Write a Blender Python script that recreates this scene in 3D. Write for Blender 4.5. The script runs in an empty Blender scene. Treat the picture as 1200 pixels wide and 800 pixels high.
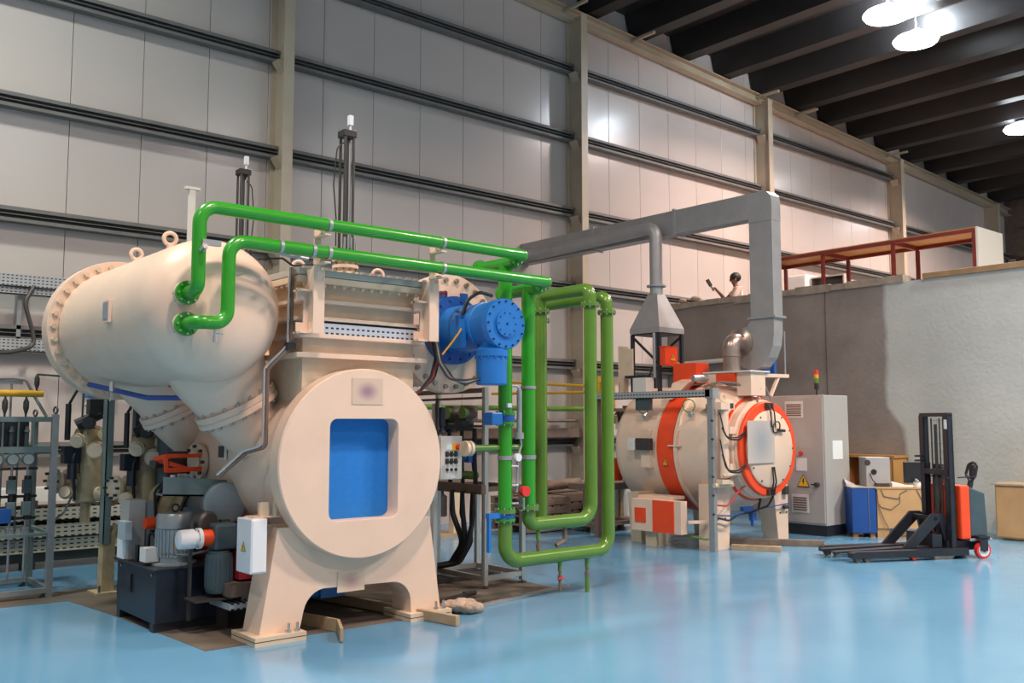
import bpy, math, random
from math import sin, cos, pi, radians, atan, sqrt
from mathutils import Vector, Matrix
random.seed(7)
S = bpy.context.scene
COL = S.collection

# ------------------------------------------------------------------ camera
cam = bpy.data.objects.new('camera', bpy.data.cameras.new('camera'))
COL.objects.link(cam)
cam.location = (0, 0, 1.7)
cam.rotation_euler = (pi/2 + atan(97/1104), 0, -radians(40.4))
cam.data.sensor_width = 36
cam.data.lens = 36*1104/1200
cam.data.clip_end = 200
S.camera = cam

# ------------------------------------------------------------------ world and exposure
S.view_settings.view_transform = 'Standard'
S.view_settings.look = 'None'
S.view_settings.gamma = 1
S.view_settings.exposure = -0.76
S.view_settings.use_curve_mapping = False
W = bpy.data.worlds.new('world'); S.world = W; W.use_nodes = True
bg = W.node_tree.nodes['Background']
bg.inputs[0].default_value = (0.90, 0.95, 1.0, 1)
bg.inputs[1].default_value = 0.75

# three visible roof lamps, then unseen ones added for light; power in watts
PINK, COOL = (1.0, .755, .655), (.95, 1.0, .91)
LAMPS = [(16.73, 8.6, 800, PINK), (18.17, 8.75, 800, PINK), (24.8, 9.3, 1150, PINK), (31.0, 9.0, 160, PINK),
         (.3, 9.3, 760, COOL), (10.4, 1.4, 1000, PINK), (2.6, 2.2, 950, PINK),
         (14.2, .6, 1500, COOL), (-4.0, 2.0, 450, COOL), (6.5, -4.5, 850, PINK)]

# ------------------------------------------------------------------ materials
def mat(name, col, rough=.5, metal=0.0, noise=0.0, nscale=6.0, bump=0.0, bscale=40.0, spec=.5, coat=0.0, rnd=0.0, emit=0.0):
    m = bpy.data.materials.new(name); m.use_nodes = True
    nt = m.node_tree; b = nt.nodes['Principled BSDF']
    b.inputs['Base Color'].default_value = (*col, 1)
    b.inputs['Roughness'].default_value = rough
    b.inputs['Metallic'].default_value = metal
    b.inputs['Specular IOR Level'].default_value = spec
    if coat: b.inputs['Coat Weight'].default_value = coat
    tc = nt.nodes.new('ShaderNodeTexCoord')
    last = None
    if noise:
        n = nt.nodes.new('ShaderNodeTexNoise'); n.inputs['Scale'].default_value = nscale; n.inputs['Detail'].default_value = 5
        nt.links.new(tc.outputs['Object'], n.inputs['Vector'])
        r = nt.nodes.new('ShaderNodeMapRange'); r.inputs[1].default_value = .3; r.inputs[2].default_value = .7
        r.inputs[3].default_value = 1-noise; r.inputs[4].default_value = 1+noise*.6
        nt.links.new(n.outputs['Fac'], r.inputs[0])
        mx = nt.nodes.new('ShaderNodeVectorMath'); mx.operation = 'SCALE'
        mx.inputs[0].default_value = col
        nt.links.new(r.outputs[0], mx.inputs['Scale'])
        last = mx.outputs[0]
    if rnd:
        oi = nt.nodes.new('ShaderNodeObjectInfo')
        r2 = nt.nodes.new('ShaderNodeMapRange'); r2.inputs[3].default_value = 1-rnd; r2.inputs[4].default_value = 1+rnd
        nt.links.new(oi.outputs['Random'], r2.inputs[0])
        m2 = nt.nodes.new('ShaderNodeVectorMath'); m2.operation = 'SCALE'
        m2.inputs[0].default_value = col
        if last: nt.links.new(last, m2.inputs[0])
        nt.links.new(r2.outputs[0], m2.inputs['Scale'])
        last = m2.outputs[0]
    if last: nt.links.new(last, b.inputs['Base Color'])
    if bump:
        n = nt.nodes.new('ShaderNodeTexNoise'); n.inputs['Scale'].default_value = bscale; n.inputs['Detail'].default_value = 4
        nt.links.new(tc.outputs['Object'], n.inputs['Vector'])
        bp = nt.nodes.new('ShaderNodeBump'); bp.inputs['Strength'].default_value = bump; bp.inputs['Distance'].default_value = .02
        nt.links.new(n.outputs['Fac'], bp.inputs['Height']); nt.links.new(bp.outputs[0], b.inputs['Normal'])
    if emit:
        b.inputs['Emission Color'].default_value = (*col, 1); b.inputs['Emission Strength'].default_value = emit
    return m

def perforated(name, col, ax, sx=.05, sz=.04, dark=(.03, .03, .03)):
    """sheet metal with rows of slots; ax: which object axis runs along the sheet"""
    m = mat(name, col, .45, .3); nt = m.node_tree; b = nt.nodes['Principled BSDF']
    tc = nt.nodes.new('ShaderNodeTexCoord'); sp = nt.nodes.new('ShaderNodeSeparateXYZ')
    nt.links.new(tc.outputs['Object'], sp.inputs[0])
    def M(op, a, bb=None, c=None):
        n = nt.nodes.new('ShaderNodeMath'); n.operation = op
        for i, v in enumerate((a, bb, c)):
            if v is None: continue
            if isinstance(v, (int, float)): n.inputs[i].default_value = v
            else: nt.links.new(v, n.inputs[i])
        return n.outputs[0]
    fx = M('ABSOLUTE', M('SUBTRACT', M('FRACT', M('MULTIPLY', sp.outputs[ax], 1/sx)), .5))
    fz = M('ABSOLUTE', M('SUBTRACT', M('FRACT', M('MULTIPLY', sp.outputs['Z'], 1/sz)), .5))
    hole = M('MULTIPLY', M('LESS_THAN', fx, .27), M('LESS_THAN', fz, .17))
    mix = nt.nodes.new('ShaderNodeMix'); mix.data_type = 'RGBA'
    mix.inputs[6].default_value = (*col, 1); mix.inputs[7].default_value = (*dark, 1)
    nt.links.new(hole, mix.inputs[0]); nt.links.new(mix.outputs[2], b.inputs['Base Color'])
    return m

CREAM = (.77, .565, .43)
M_ = dict(
    cream=mat('cream_paint', CREAM, .38, noise=.05, nscale=3, spec=.4),
    cream2=mat('cream_paint_worn', (.66, .52, .37), .45, noise=.12, nscale=5),
    brass=mat('aged_cream_paint', (.50, .40, .24), .5, noise=.25, nscale=9),
    green=mat('bright_green_paint', (.022, .29, .010), .30, noise=.05, nscale=4, coat=.3),
    olive=mat('olive_green_paint', (.095, .215, .018), .27, noise=.06, nscale=4, coat=.4),
    blue=mat('blue_paint', (.014, .16, .50), .36, noise=.06),
    blue2=mat('deep_blue_paint', (.012, .09, .36), .4, noise=.1),
    bluepan=mat('blue_insulation', (.008, .18, .58), .8, noise=.06, nscale=30, bump=.3, bscale=120),
    bluecab=mat('blue_laminate', (.012, .075, .30), .5, noise=.05),
    orange=mat('orange_paint', (.84, .068, .012), .5, noise=.06),
    red=mat('red_plastic', (.70, .03, .03), .4),
    redsteel=mat('red_oxide_steel', (.20, .028, .02), .55, noise=.15),
    white=mat('white_enamel', (.74, .75, .76), .35),
    offwhite=mat('off_white_paint', (.68, .66, .62), .45),
    cabgrey=mat('cabinet_grey', (.41, .385, .36), .42, noise=.03),
    grey=mat('machine_grey', (.27, .30, .32), .4, noise=.08),
    motorgrey=mat('motor_grey', (.36, .40, .43), .38, noise=.05),
    tealgrey=mat('blue_grey_paint', (.05, .078, .09), .45, noise=.1),
    rackgrey=mat('green_grey_paint', (.15, .20, .20), .45, noise=.1),
    galv=mat('galvanised_steel', (.39, .40, .41), .38, .55, noise=.10, nscale=12),
    duct=mat('galvanised_duct', (.37, .355, .35), .45, .4, noise=.08, nscale=5),
    steel=mat('bright_steel', (.60, .60, .60), .25, .9),
    copper=mat('stained_steel_elbow', (.42, .32, .27), .30, .75, noise=.2, nscale=6),
    alu=mat('aluminium_profile', (.50, .49, .47), .35, .6),
    dark=mat('black_rubber', (.014, .014, .016), .5),
    black=mat('black_paint', (.017, .019, .026), .4, noise=.2),
    navy=mat('black_blue_paint', (.009, .014, .028), .32, noise=.15),
    iron=mat('dark_iron', (.06, .055, .05), .5, .3, noise=.2),
    brown=mat('brown_steel', (.16, .11, .085), .55, noise=.2),
    yellow=mat('yellow_paint', (.62, .33, .02), .4),
    signy=mat('sign_yellow', (.80, .45, .02), .5),
    signb=mat('sign_black', (.015, .015, .015), .5),
    wood=mat('planed_wood', (.42, .30, .18), .6, noise=.18, nscale=7),
    oldwood=mat('weathered_wood', (.20, .145, .11), .75, noise=.3, nscale=5),
    ply=mat('plywood', (.55, .32, .14), .55, noise=.10, nscale=4),
    ply2=mat('orange_plywood', (.46, .22, .06), .55, noise=.12, nscale=4),
    ply3=mat('raw_plank', (.33, .20, .10), .6, noise=.2),
    paper=mat('paper', (.78, .78, .76), .7),
    skin=mat('skin', (.20, .10, .065), .55),
    hair=mat('hair', (.012, .010, .010), .6),
    shirt=mat('pale_pink_shirt', (.74, .56, .48), .8, noise=.06),
    trouser=mat('dark_trousers', (.04, .045, .07), .8),
    rag=mat('beige_rag', (.48, .36, .27), .9, noise=.25, nscale=14, bump=.8, bscale=22),
    panel=mat('wall_panel_white', (.535, .475, .44), .21, noise=.035, nscale=.7, rnd=.03, spec=.45, bump=.05, bscale=3),
    joint=mat('panel_joint', (.10, .09, .08), .8),
    girt=mat('galvanised_girt', (.165, .16, .152), .6, .1, noise=.12, nscale=5),
    colp=mat('column_beige', (.48, .40, .30), .45, noise=.08, nscale=3),
    eave=mat('eave_beige', (.47, .39, .28), .5, noise=.1, nscale=2),
    roof=mat('dark_roof_deck', (.022, .019, .018), .5, noise=.15),
    rib=mat('dark_roof_rib', (.020, .018, .018), .42, .2, noise=.12, nscale=3),
    concrete=mat('stained_concrete', (.125, .095, .072), .7, noise=.35, nscale=2.2, bump=.2),
    copecem=mat('cement_coping', (.34, .28, .22), .85, noise=.25, nscale=6, bump=.5, bscale=14),
    lamp=mat('lamp_glass', (.86, .94, 1.0), .3, emit=40),
    redtray=mat('red_paint', (.30, .02, .03), .45),
    screen=mat('dark_glass', (.02, .02, .022), .15),
    hose_r=mat('red_hose', (.42, .035, .03), .5),
    hose_b=mat('blue_hose', (.02, .06, .30), .45),
    wire=mat('grey_cable', (.22, .22, .22), .5),
    tray=perforated('perforated_tray', (.42, .44, .45), 'X'),
    trayl=perforated('perforated_tray_light', (.52, .55, .60), 'X', .05, .045),
    trayb=perforated('perforated_tray_back', (.46, .44, .36), 'X', .08, .05),
)

def floor_mat():
    m = mat('blue_epoxy_floor', (.165, .42, .62), .13, spec=.6)
    nt = m.node_tree; b = nt.nodes['Principled BSDF']
    tc = nt.nodes.new('ShaderNodeTexCoord')
    n = nt.nodes.new('ShaderNodeTexNoise'); n.inputs['Scale'].default_value = .55; n.inputs['Detail'].default_value = 6
    nt.links.new(tc.outputs['Object'], n.inputs['Vector'])
    cr = nt.nodes.new('ShaderNodeValToRGB')
    cr.color_ramp.elements[0].position = .3; cr.color_ramp.elements[0].color = (.112, .285, .45, 1)
    cr.color_ramp.elements[1].position = .72; cr.color_ramp.elements[1].color = (.15, .34, .515, 1)
    nt.links.new(n.outputs['Fac'], cr.inputs[0]); nt.links.new(cr.outputs[0], b.inputs['Base Color'])
    n2 = nt.nodes.new('ShaderNodeTexNoise'); n2.inputs['Scale'].default_value = 5; n2.inputs['Detail'].default_value = 3
    nt.links.new(tc.outputs['Object'], n2.inputs['Vector'])
    mr = nt.nodes.new('ShaderNodeMapRange'); mr.inputs[3].default_value = .09; mr.inputs[4].default_value = .22
    nt.links.new(n2.outputs['Fac'], mr.inputs[0]); nt.links.new(mr.outputs[0], b.inputs['Roughness'])
    bp = nt.nodes.new('ShaderNodeBump'); bp.inputs['Strength'].default_value = .05; bp.inputs['Distance'].default_value = .01
    n3 = nt.nodes.new('ShaderNodeTexNoise'); n3.inputs['Scale'].default_value = 2.2
    nt.links.new(tc.outputs['Object'], n3.inputs['Vector'])
    nt.links.new(n3.outputs['Fac'], bp.inputs['Height']); nt.links.new(bp.outputs[0], b.inputs['Normal'])
    return m
M_['floor'] = floor_mat()

def render_wall_mat():
    """cement render, painted pale from y<8.2 on, the paint's edge ragged"""
    m = mat('cement_render', (.3, .3, .3), .8); nt = m.node_tree; b = nt.nodes['Principled BSDF']
    tc = nt.nodes.new('ShaderNodeTexCoord'); sp = nt.nodes.new('ShaderNodeSeparateXYZ')
    nt.links.new(tc.outputs['Object'], sp.inputs[0])
    n = nt.nodes.new('ShaderNodeTexNoise'); n.inputs['Scale'].default_value = 1.6; n.inputs['Detail'].default_value = 6
    nt.links.new(tc.outputs['Object'], n.inputs['Vector'])
    def M(op, a, bb):
        k = nt.nodes.new('ShaderNodeMath'); k.operation = op
        for i, v in enumerate((a, bb)):
            if isinstance(v, (int, float)): k.inputs[i].default_value = v
            else: nt.links.new(v, k.inputs[i])
        return k.outputs[0]
    # paint edge: 8.2 above z=1.9, 7.9 below
    sm = nt.nodes.new('ShaderNodeMapRange'); sm.interpolation_type = 'SMOOTHSTEP'
    nt.links.new(sp.outputs['Z'], sm.inputs[0])
    sm.inputs[1].default_value = 1.55; sm.inputs[2].default_value = 2.05; sm.inputs[3].default_value = -.30; sm.inputs[4].default_value = 0
    step = sm.outputs[0]
    edge = M('ADD', M('ADD', step, 8.12), M('MULTIPLY', n.outputs['Fac'], .16))
    mr = nt.nodes.new('ShaderNodeMapRange')
    nt.links.new(M('SUBTRACT', edge, sp.outputs['Y']), mr.inputs[0])
    mr.inputs[1].default_value = -.05; mr.inputs[2].default_value = .05
    n2 = nt.nodes.new('ShaderNodeTexNoise'); n2.inputs['Scale'].default_value = .9; n2.inputs['Detail'].default_value = 8; n2.inputs['Roughness'].default_value = .65
    nt.links.new(tc.outputs['Object'], n2.inputs['Vector'])
    c1 = nt.nodes.new('ShaderNodeValToRGB'); c1.color_ramp.elements[0].position = .3; c1.color_ramp.elements[1].position = .7
    c1.color_ramp.elements[0].color = (.195, .165, .145, 1); c1.color_ramp.elements[1].color = (.285, .25, .225, 1)
    c2 = nt.nodes.new('ShaderNodeValToRGB'); c2.color_ramp.elements[0].position = .3; c2.color_ramp.elements[1].position = .7
    c2.color_ramp.elements[0].color = (.43, .45, .42, 1); c2.color_ramp.elements[1].color = (.52, .535, .50, 1)
    nt.links.new(n2.outputs['Fac'], c1.inputs[0]); nt.links.new(n2.outputs['Fac'], c2.inputs[0])
    mix = nt.nodes.new('ShaderNodeMix'); mix.data_type = 'RGBA'
    nt.links.new(mr.outputs[0], mix.inputs[0]); nt.links.new(c1.outputs[0], mix.inputs[6]); nt.links.new(c2.outputs[0], mix.inputs[7])
    nt.links.new(mix.outputs[2], b.inputs['Base Color'])
    bp = nt.nodes.new('ShaderNodeBump'); bp.inputs['Strength'].default_value = .3; bp.inputs['Distance'].default_value = .02
    n4 = nt.nodes.new('ShaderNodeTexNoise'); n4.inputs['Scale'].default_value = 14
    nt.links.new(tc.outputs['Object'], n4.inputs['Vector'])
    nt.links.new(n4.outputs['Fac'], bp.inputs['Height']); nt.links.new(bp.outputs[0], b.inputs['Normal'])
    return m
M_['render'] = render_wall_mat()

def smear_mat(name, base, mid, sx, sz):
    """plate with a soft printed patch in its middle (object space, plate centred on its origin)"""
    m = mat(name, base, .5); nt = m.node_tree; b = nt.nodes['Principled BSDF']
    tc = nt.nodes.new('ShaderNodeTexCoord'); mp = nt.nodes.new('ShaderNodeMapping')
    mp.inputs['Scale'].default_value = (1/sx, 0, 1/sz)
    g = nt.nodes.new('ShaderNodeTexGradient'); g.gradient_type = 'SPHERICAL'
    nt.links.new(tc.outputs['Object'], mp.inputs[0]); nt.links.new(mp.outputs[0], g.inputs[0])
    cr = nt.nodes.new('ShaderNodeValToRGB')
    cr.color_ramp.elements[0].color = (*base, 1); cr.color_ramp.elements[1].color = (*mid, 1)
    cr.color_ramp.elements[1].position = .8
    nt.links.new(g.outputs[0], cr.inputs[0]); nt.links.new(cr.outputs[0], b.inputs['Base Color'])
    return m

# ------------------------------------------------------------------ mesh building
ORG = {}
def V(*a): return Vector(a)

def fillet(pts, rad, n=6):
    pts = [Vector(p) for p in pts]
    out = [pts[0]]
    for i in range(1, len(pts)-1):
        a, b, c = pts[i-1], pts[i], pts[i+1]
        u = (a-b); w = (c-b); lu, lw = u.length, w.length
        u.normalize(); w.normalize()
        ang = u.angle(w)
        if ang > pi-.02: out.append(b); continue
        r = rad[i-1] if isinstance(rad, (list, tuple)) else rad
        t = min(r/math.tan(ang/2), lu*.48, lw*.48)
        p, q = b+u*t, b+w*t
        rr = t*math.tan(ang/2)
        bis = (u+w).normalized(); cen = b + bis*(rr/sin(ang/2))
        for k in range(n+1):
            s = k/n
            d = ((p-cen)*(1-s) + (q-cen)*s)
            # slerp
            om = (p-cen).angle(q-cen)
            if om > 1e-4: d = ((p-cen)*sin((1-s)*om) + (q-cen)*sin(s*om))/sin(om)
            out.append(cen+d)
    out.append(pts[-1])
    return out

class MB:
    def __init__(s): s.v = []; s.f = []
    def box(s, x0, x1, y0, y1, z0, z1):
        i = len(s.v)
        s.v += [V(x, y, z) for z in (z0, z1) for y in (y0, y1) for x in (x0, x1)]
        s.f += [[i+a for a in q] for q in ((0, 2, 3, 1), (4, 5, 7, 6), (0, 1, 5, 4), (2, 6, 7, 3), (0, 4, 6, 2), (1, 3, 7, 5))]
        return s
    def hexa(s, b4, t4):
        """bottom loop and top loop of four points each, counter-clockwise from above"""
        i = len(s.v); s.v += [Vector(p) for p in b4] + [Vector(p) for p in t4]
        s.f += [[i+3, i+2, i+1, i], [i+4, i+5, i+6, i+7]] + [[i+k, i+(k+1) % 4, i+4+(k+1) % 4, i+4+k] for k in range(4)]
        return s
    def lathe(s, o, ax, prof, seg=24, cap=True):
        o = Vector(o); ax = Vector(ax).normalized()
        t = V(0, 0, 1) if abs(ax.z) < .9 else V(1, 0, 0)
        e1 = ax.cross(t).normalized(); e2 = ax.cross(e1)
        rings = []
        for r, h in prof:
            if r < 1e-6:
                rings.append([len(s.v)]); s.v.append(o+ax*h)
            else:
                rings.append(list(range(len(s.v), len(s.v)+seg)))
                s.v += [o+ax*h+(e1*cos(2*pi*k/seg)+e2*sin(2*pi*k/seg))*r for k in range(seg)]
        for a, b in zip(rings, rings[1:]):
            for k in range(seg):
                l = (k+1) % seg
                if len(a) == 1 and len(b) == 1: continue
                if len(a) == 1: s.f.append([a[0], b[l], b[k]])
                elif len(b) == 1: s.f.append([a[k], a[l], b[0]])
                else: s.f.append([a[k], a[l], b[l], b[k]])
        if cap:
            if len(rings[0]) > 1: s.f.append(rings[0][::-1])
            if len(rings[-1]) > 1: s.f.append(rings[-1])
        return s
    def cyl(s, p0, p1, r, seg=16, r1=None):
        p0 = Vector(p0); p1 = Vector(p1)
        return s.lathe(p0, p1-p0, [(r, 0), (r if r1 is None else r1, (p1-p0).length)], seg)
    def tube(s, pts, r, seg=10, rad=0, n=6):
        pts = fillet(pts, rad, n) if rad else [Vector(p) for p in pts]
        q = [pts[0]]
        for p in pts[1:]:
            if (p-q[-1]).length > 1e-5: q.append(p)
        pts = q
        d0 = (pts[1]-pts[0]).normalized()
        t = V(0, 0, 1) if abs(d0.z) < .9 else V(1, 0, 0)
        e = d0.cross(t).normalized()
        base = len(s.v); N = len(pts)
        for i, p in enumerate(pts):
            d = (pts[min(i+1, N-1)]-pts[max(i-1, 0)]).normalized()
            e = (e-d*e.dot(d)).normalized(); g = d.cross(e)
            sc = 1.0
            if 0 < i < N-1:
                c = (pts[i]-pts[i-1]).normalized().dot((pts[i+1]-pts[i]).normalized())
                sc = 1/max(.6, sqrt((1+c)/2))
            s.v += [p+(e*cos(2*pi*k/seg)+g*sin(2*pi*k/seg))*r for k in range(seg)]
        for i in range(N-1):
            for k in range(seg):
                l = (k+1) % seg
                s.f.append([base+i*seg+k, base+i*seg+l, base+(i+1)*seg+l, base+(i+1)*seg+k])
        s.f.append([base+k for k in range(seg)][::-1]); s.f.append([base+(N-1)*seg+k for k in range(seg)])
        return s
    def bar(s, p0, p1, w, h=None):
        """rectangular bar between two points; w sideways, h upwards"""
        h = w if h is None else h
        p0 = Vector(p0); p1 = Vector(p1); d = (p1-p0).normalized()
        t = V(0, 0, 1) if abs(d.z) < .95 else V(0, 1, 0)
        e = d.cross(t).normalized()*w/2; g = e.cross(d).normalized()*h/2
        return s.hexa([p0-e-g, p0+e-g, p1+e-g, p1-e-g], [p0-e+g, p0+e+g, p1+e+g, p1-e+g])
    def prism(s, poly, ax, a, b):
        """polygon of 2D points extruded along an axis: Y -> (x,z), X -> (y,z), Z -> (x,y)"""
        f = {'Y': lambda p, t: V(p[0], t, p[1]), 'X': lambda p, t: V(t, p[0], p[1]), 'Z': lambda p, t: V(p[0], p[1], t)}[ax]
        i = len(s.v); n = len(poly)
        s.v += [f(p, a) for p in poly]+[f(p, b) for p in poly]
        s.f += [[i+k for k in range(n)][::-1], [i+n+k for k in range(n)]]
        s.f += [[i+k, i+(k+1) % n, i+n+(k+1) % n, i+n+k] for k in range(n)]
        return s
    def ball(s, c, r, seg=12, sq=(1, 1, 1)):
        i = len(s.v)
        s.lathe((0, 0, 0), (0, 0, 1), [(r*sin(pi*k/8), -r*cos(pi*k/8)) for k in range(9)], seg)
        for k in range(i, len(s.v)): s.v[k] = Vector(c)+V(s.v[k].x*sq[0], s.v[k].y*sq[1], s.v[k].z*sq[2])
        return s
    def ring(s, c, ax, R, r, seg=20, m=8):
        c = Vector(c); ax = Vector(ax).normalized()
        t = V(0, 0, 1) if abs(ax.z) < .9 else V(1, 0, 0)
        e1 = ax.cross(t).normalized(); e2 = ax.cross(e1); b = len(s.v)
        for i in range(seg):
            d = e1*cos(2*pi*i/seg)+e2*sin(2*pi*i/seg)
            s.v += [c+d*(R+r*cos(2*pi*k/m))+ax*r*sin(2*pi*k/m) for k in range(m)]
        for i in range(seg):
            for k in range(m):
                j = (i+1) % seg; l = (k+1) % m
                s.f.append([b+i*m+k, b+j*m+k, b+j*m+l, b+i*m+l])
        return s
    def bolts(s, c, ax, R, n, r, h, ph=0.0):
        c = Vector(c); ax = Vector(ax).normalized()
        t = V(0, 0, 1) if abs(ax.z) < .9 else V(1, 0, 0)
        e1 = ax.cross(t).normalized(); e2 = ax.cross(e1)
        for k in range(n):
            a = 2*pi*(k+ph)/n
            s.lathe(c+(e1*cos(a)+e2*sin(a))*R, ax, [(r, 0), (r, h)], 6)
        return s
    def build(s, name, m, parent=None, bevel=0, stuff=False, smooth=True, label=None):
        import bmesh
        me = bpy.data.meshes.new(name)
        o = ORG.get(parent, V(0, 0, 0)) if parent else V(0, 0, 0)
        me.from_pydata([tuple(v-o) for v in s.v], [], s.f)
        bm = bmesh.new(); bm.from_mesh(me); bmesh.ops.recalc_face_normals(bm, faces=bm.faces); bm.to_mesh(me); bm.free()
        me.materials.append(M_[m] if isinstance(m, str) else m)
        if smooth:
            me.polygons.foreach_set('use_smooth', [True]*len(me.polygons))
            me.set_sharp_from_angle(angle=radians(35))
        me.update()
        ob = bpy.data.objects.new(name, me); COL.objects.link(ob)
        if parent: ob.parent = parent; ORG[ob] = o
        else: ORG[ob] = V(0, 0, 0)
        if bevel:
            bv = ob.modifiers.new('bevel', 'BEVEL'); bv.width = bevel; bv.segments = 2; bv.limit_method = 'ANGLE'; bv.angle_limit = radians(40)
        if stuff: ob['kind'] = 'stuff'
        if label: ob['label'] = label
        return ob

def thing(name, label, cat, loc=(0, 0, 0), group=None, local=False, rz=0):
    o = bpy.data.objects.new(name, None); COL.objects.link(o)
    o.empty_display_size = .1
    o.location = loc; o.rotation_euler = (0, 0, rz)
    o['label'] = label; o['category'] = cat
    if group: o['group'] = group
    ORG[o] = V(0, 0, 0) if local else Vector(loc)
    return o
def tag(o, label, cat, group=None):
    o['label'] = label; o['category'] = cat
    if group: o['group'] = group
    return o
def struct(o): o['kind'] = 'structure'; return o
def dup(o, loc, parent=None, label=None):
    c = o.copy(); COL.objects.link(c); c.location = loc
    if parent: c.parent = parent; ORG[c] = ORG[parent]
    if label: c['label'] = label
    return c
def dup_tree(root, loc, label, rz=None):
    c = dup(root, loc, None, label)
    if rz is not None: c.rotation_euler.z = rz
    for ch in root.children:
        k = ch.copy(); COL.objects.link(k); k.parent = c
        for g in ch.children:
            q = g.copy(); COL.objects.link(q); q.parent = k
    return c
def box(*a): return MB().box(*a)

def warning(parent, c, nx, ny, size):
    """yellow triangular electric hazard sign lying on a vertical face whose outward normal is (nx, ny)"""
    e = V(-ny, nx, 0); n = V(nx, ny, 0); up = V(0, 0, 1); c = Vector(c)
    def tri(sc, d0, d1):
        b = MB(); p = [e*(-.5*sc)+up*(-.4*sc), e*(.5*sc)+up*(-.4*sc), up*(.5*sc)]
        i = 0; b.v = [c+q+n*d0 for q in p]+[c+q+n*d1 for q in p]
        b.f = [[0, 1, 2], [3, 4, 5], [0, 1, 4, 3], [1, 2, 5, 4], [2, 0, 3, 5]]
        return b
    sg = tri(size, .001, .004).build('warning_sign', 'signb', parent, smooth=False)
    tri(size*.86, .0041, .006).build('sign_face', 'signy', sg, smooth=False)
    b = MB(); s_ = size
    poly = [(-.02, .24), (.07, .24), (.03, .06), (.10, .06), (-.03, -.27), (-.01, -.03), (-.09, -.03)]
    b.v = [c+e*(x*s_)+up*(y*s_-.03*s_)+n*d for d in (.0061, .0075) for x, y in poly]
    k = len(poly)
    b.f = [list(range(k)), list(range(k, 2*k))]+[[q, (q+1) % k, k+(q+1) % k, k+q] for q in range(k)]
    b.build('bolt_symbol', 'signb', sg, smooth=False)

# ================================================================== THE HALL
floor = struct(box(-10, 40, -14, 13.3, -.1, 0).build('floor', 'floor', smooth=False))
MB().prism([(2.95, 7.02), (5.5, 7.0), (6.85, 7.4), (6.85, 8.6), (5.6, 8.9), (5.4, 10.4), (1.2, 10.5), (1.2, 9.95), (2.75, 9.85), (2.85, 8.95)], 'Z', -.02, .003).build('bare_concrete_patch', 'concrete', floor, smooth=False)
MB().bar((5.25, 6.96, .012), (7.0, 7.32, .012), .07, .02).build('floor_strip', 'galv', floor, smooth=False)

# ---- long wall of upright sandwich panels
wall = struct(box(-1.5, 34, 13.22, 13.32, 0, 11).build('wall_back', 'joint', smooth=False))
PW = .938
pm = MB().box(.004, PW-.004, 13.1, 13.2, 0, 10.9).build('wall_panel', 'panel', wall, bevel=.004, smooth=False)
pm.location.x = 2.5-4*PW
for k in range(-3, 34):
    dup(pm, (2.5+k*PW, 0, 0), wall)

COLX = [.05, 6.37, 12.63, 18.85, 25.2, 31.5]
def eave_z(x): return 9.72-.0467*(x-11.2)
for x in COLX:
    b = MB(); zt = eave_z(x)+.05
    b.box(x-.085, x+.085, 12.66, 12.68, 0, zt).box(x-.006, x+.006, 12.68, 13.08, 0, zt).box(x-.085, x+.085, 13.07, 13.09, 0, zt)
    c = b.build('column', 'colp', wall, smooth=False)
    MB().box(x-.16, x+.16, 12.6, 13.09, 0, .025).build('base_plate', 'colp', c, smooth=False)
GZ = [1.38, 2.84, 4.335, 5.80, 7.29, 8.66]
def girt(x0, x1, z):
    b = MB()
    b.box(x0, x1, 13.06, 13.075, z-.095, z+.095)
    b.box(x0, x1, 12.945, 13.06, z+.08, z+.095).box(x0, x1, 12.93, 12.945, z+.045, z+.095)
    b.box(x0, x1, 12.945, 13.06, z-.095, z-.08).box(x0, x1, 12.93, 12.945, z-.095, z-.05)
    b.box(x0, x1, 12.94, 13.06, z-.004, z+.004)
    return b.build('girt', 'girt', wall, smooth=False)
ends = [-1.4]+COLX+[33]
for z in GZ:
    for a, b_ in zip(ends, ends[1:]):
        if z > eave_z(b_)-.2: continue
        girt(a+.012, b_-.012, z)
        MB().prism([(b_-.13, z-.10), (b_-.01, z-.10), (b_-.01, z-.26)], 'Y', 12.78, 12.98).build('cleat', 'colp', wall, smooth=False)
# eave beam running along the top of the panels, with outriggers
for a, b_ in zip(ends, ends[1:]):
    za, zb = eave_z(a), eave_z(b_)
    m = MB()
    for dz0, dz1, y0 in ((-.02, .0, 12.86), (.19, .21, 12.86), (0, .19, 12.98)):
        m.hexa([(a, y0, za+dz0), (b_, y0, zb+dz0), (b_, 13.05, zb+dz0), (a, 13.05, za+dz0)],
               [(a, y0, za+dz1), (b_, y0, zb+dz1), (b_, 13.05, zb+dz1), (a, 13.05, za+dz1)])
    m.build('eave_beam', 'eave', wall, smooth=False)
for x in (12.4, 14.35, 18.75, 20.4, 24.9):
    z = eave_z(x)+.12
    MB().box(x-.03, x+.03, 12.35, 12.98, z, z+.05).build('outrigger', 'eave', wall, smooth=False)
# perforated trays running along the wall
for i, (z0, z1) in enumerate(((3.40, 3.56), (3.31, 3.39), (2.60, 2.76))):
    MB().box(-1.4, 6.2, 12.80+.03*i, 12.815+.03*i, z0, z1).box(-1.4, 6.2, 12.8+.03*i, 12.93, z0, z0+.012).build('cable_tray', 'tray', wall, smooth=False)
for x in (-.6, 1.2, 2.9, 4.6):
    MB().box(x-.025, x+.025, 12.93, 13.09, 2.6, 3.58).build('tray_bracket', 'galv', wall, smooth=False)

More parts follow.
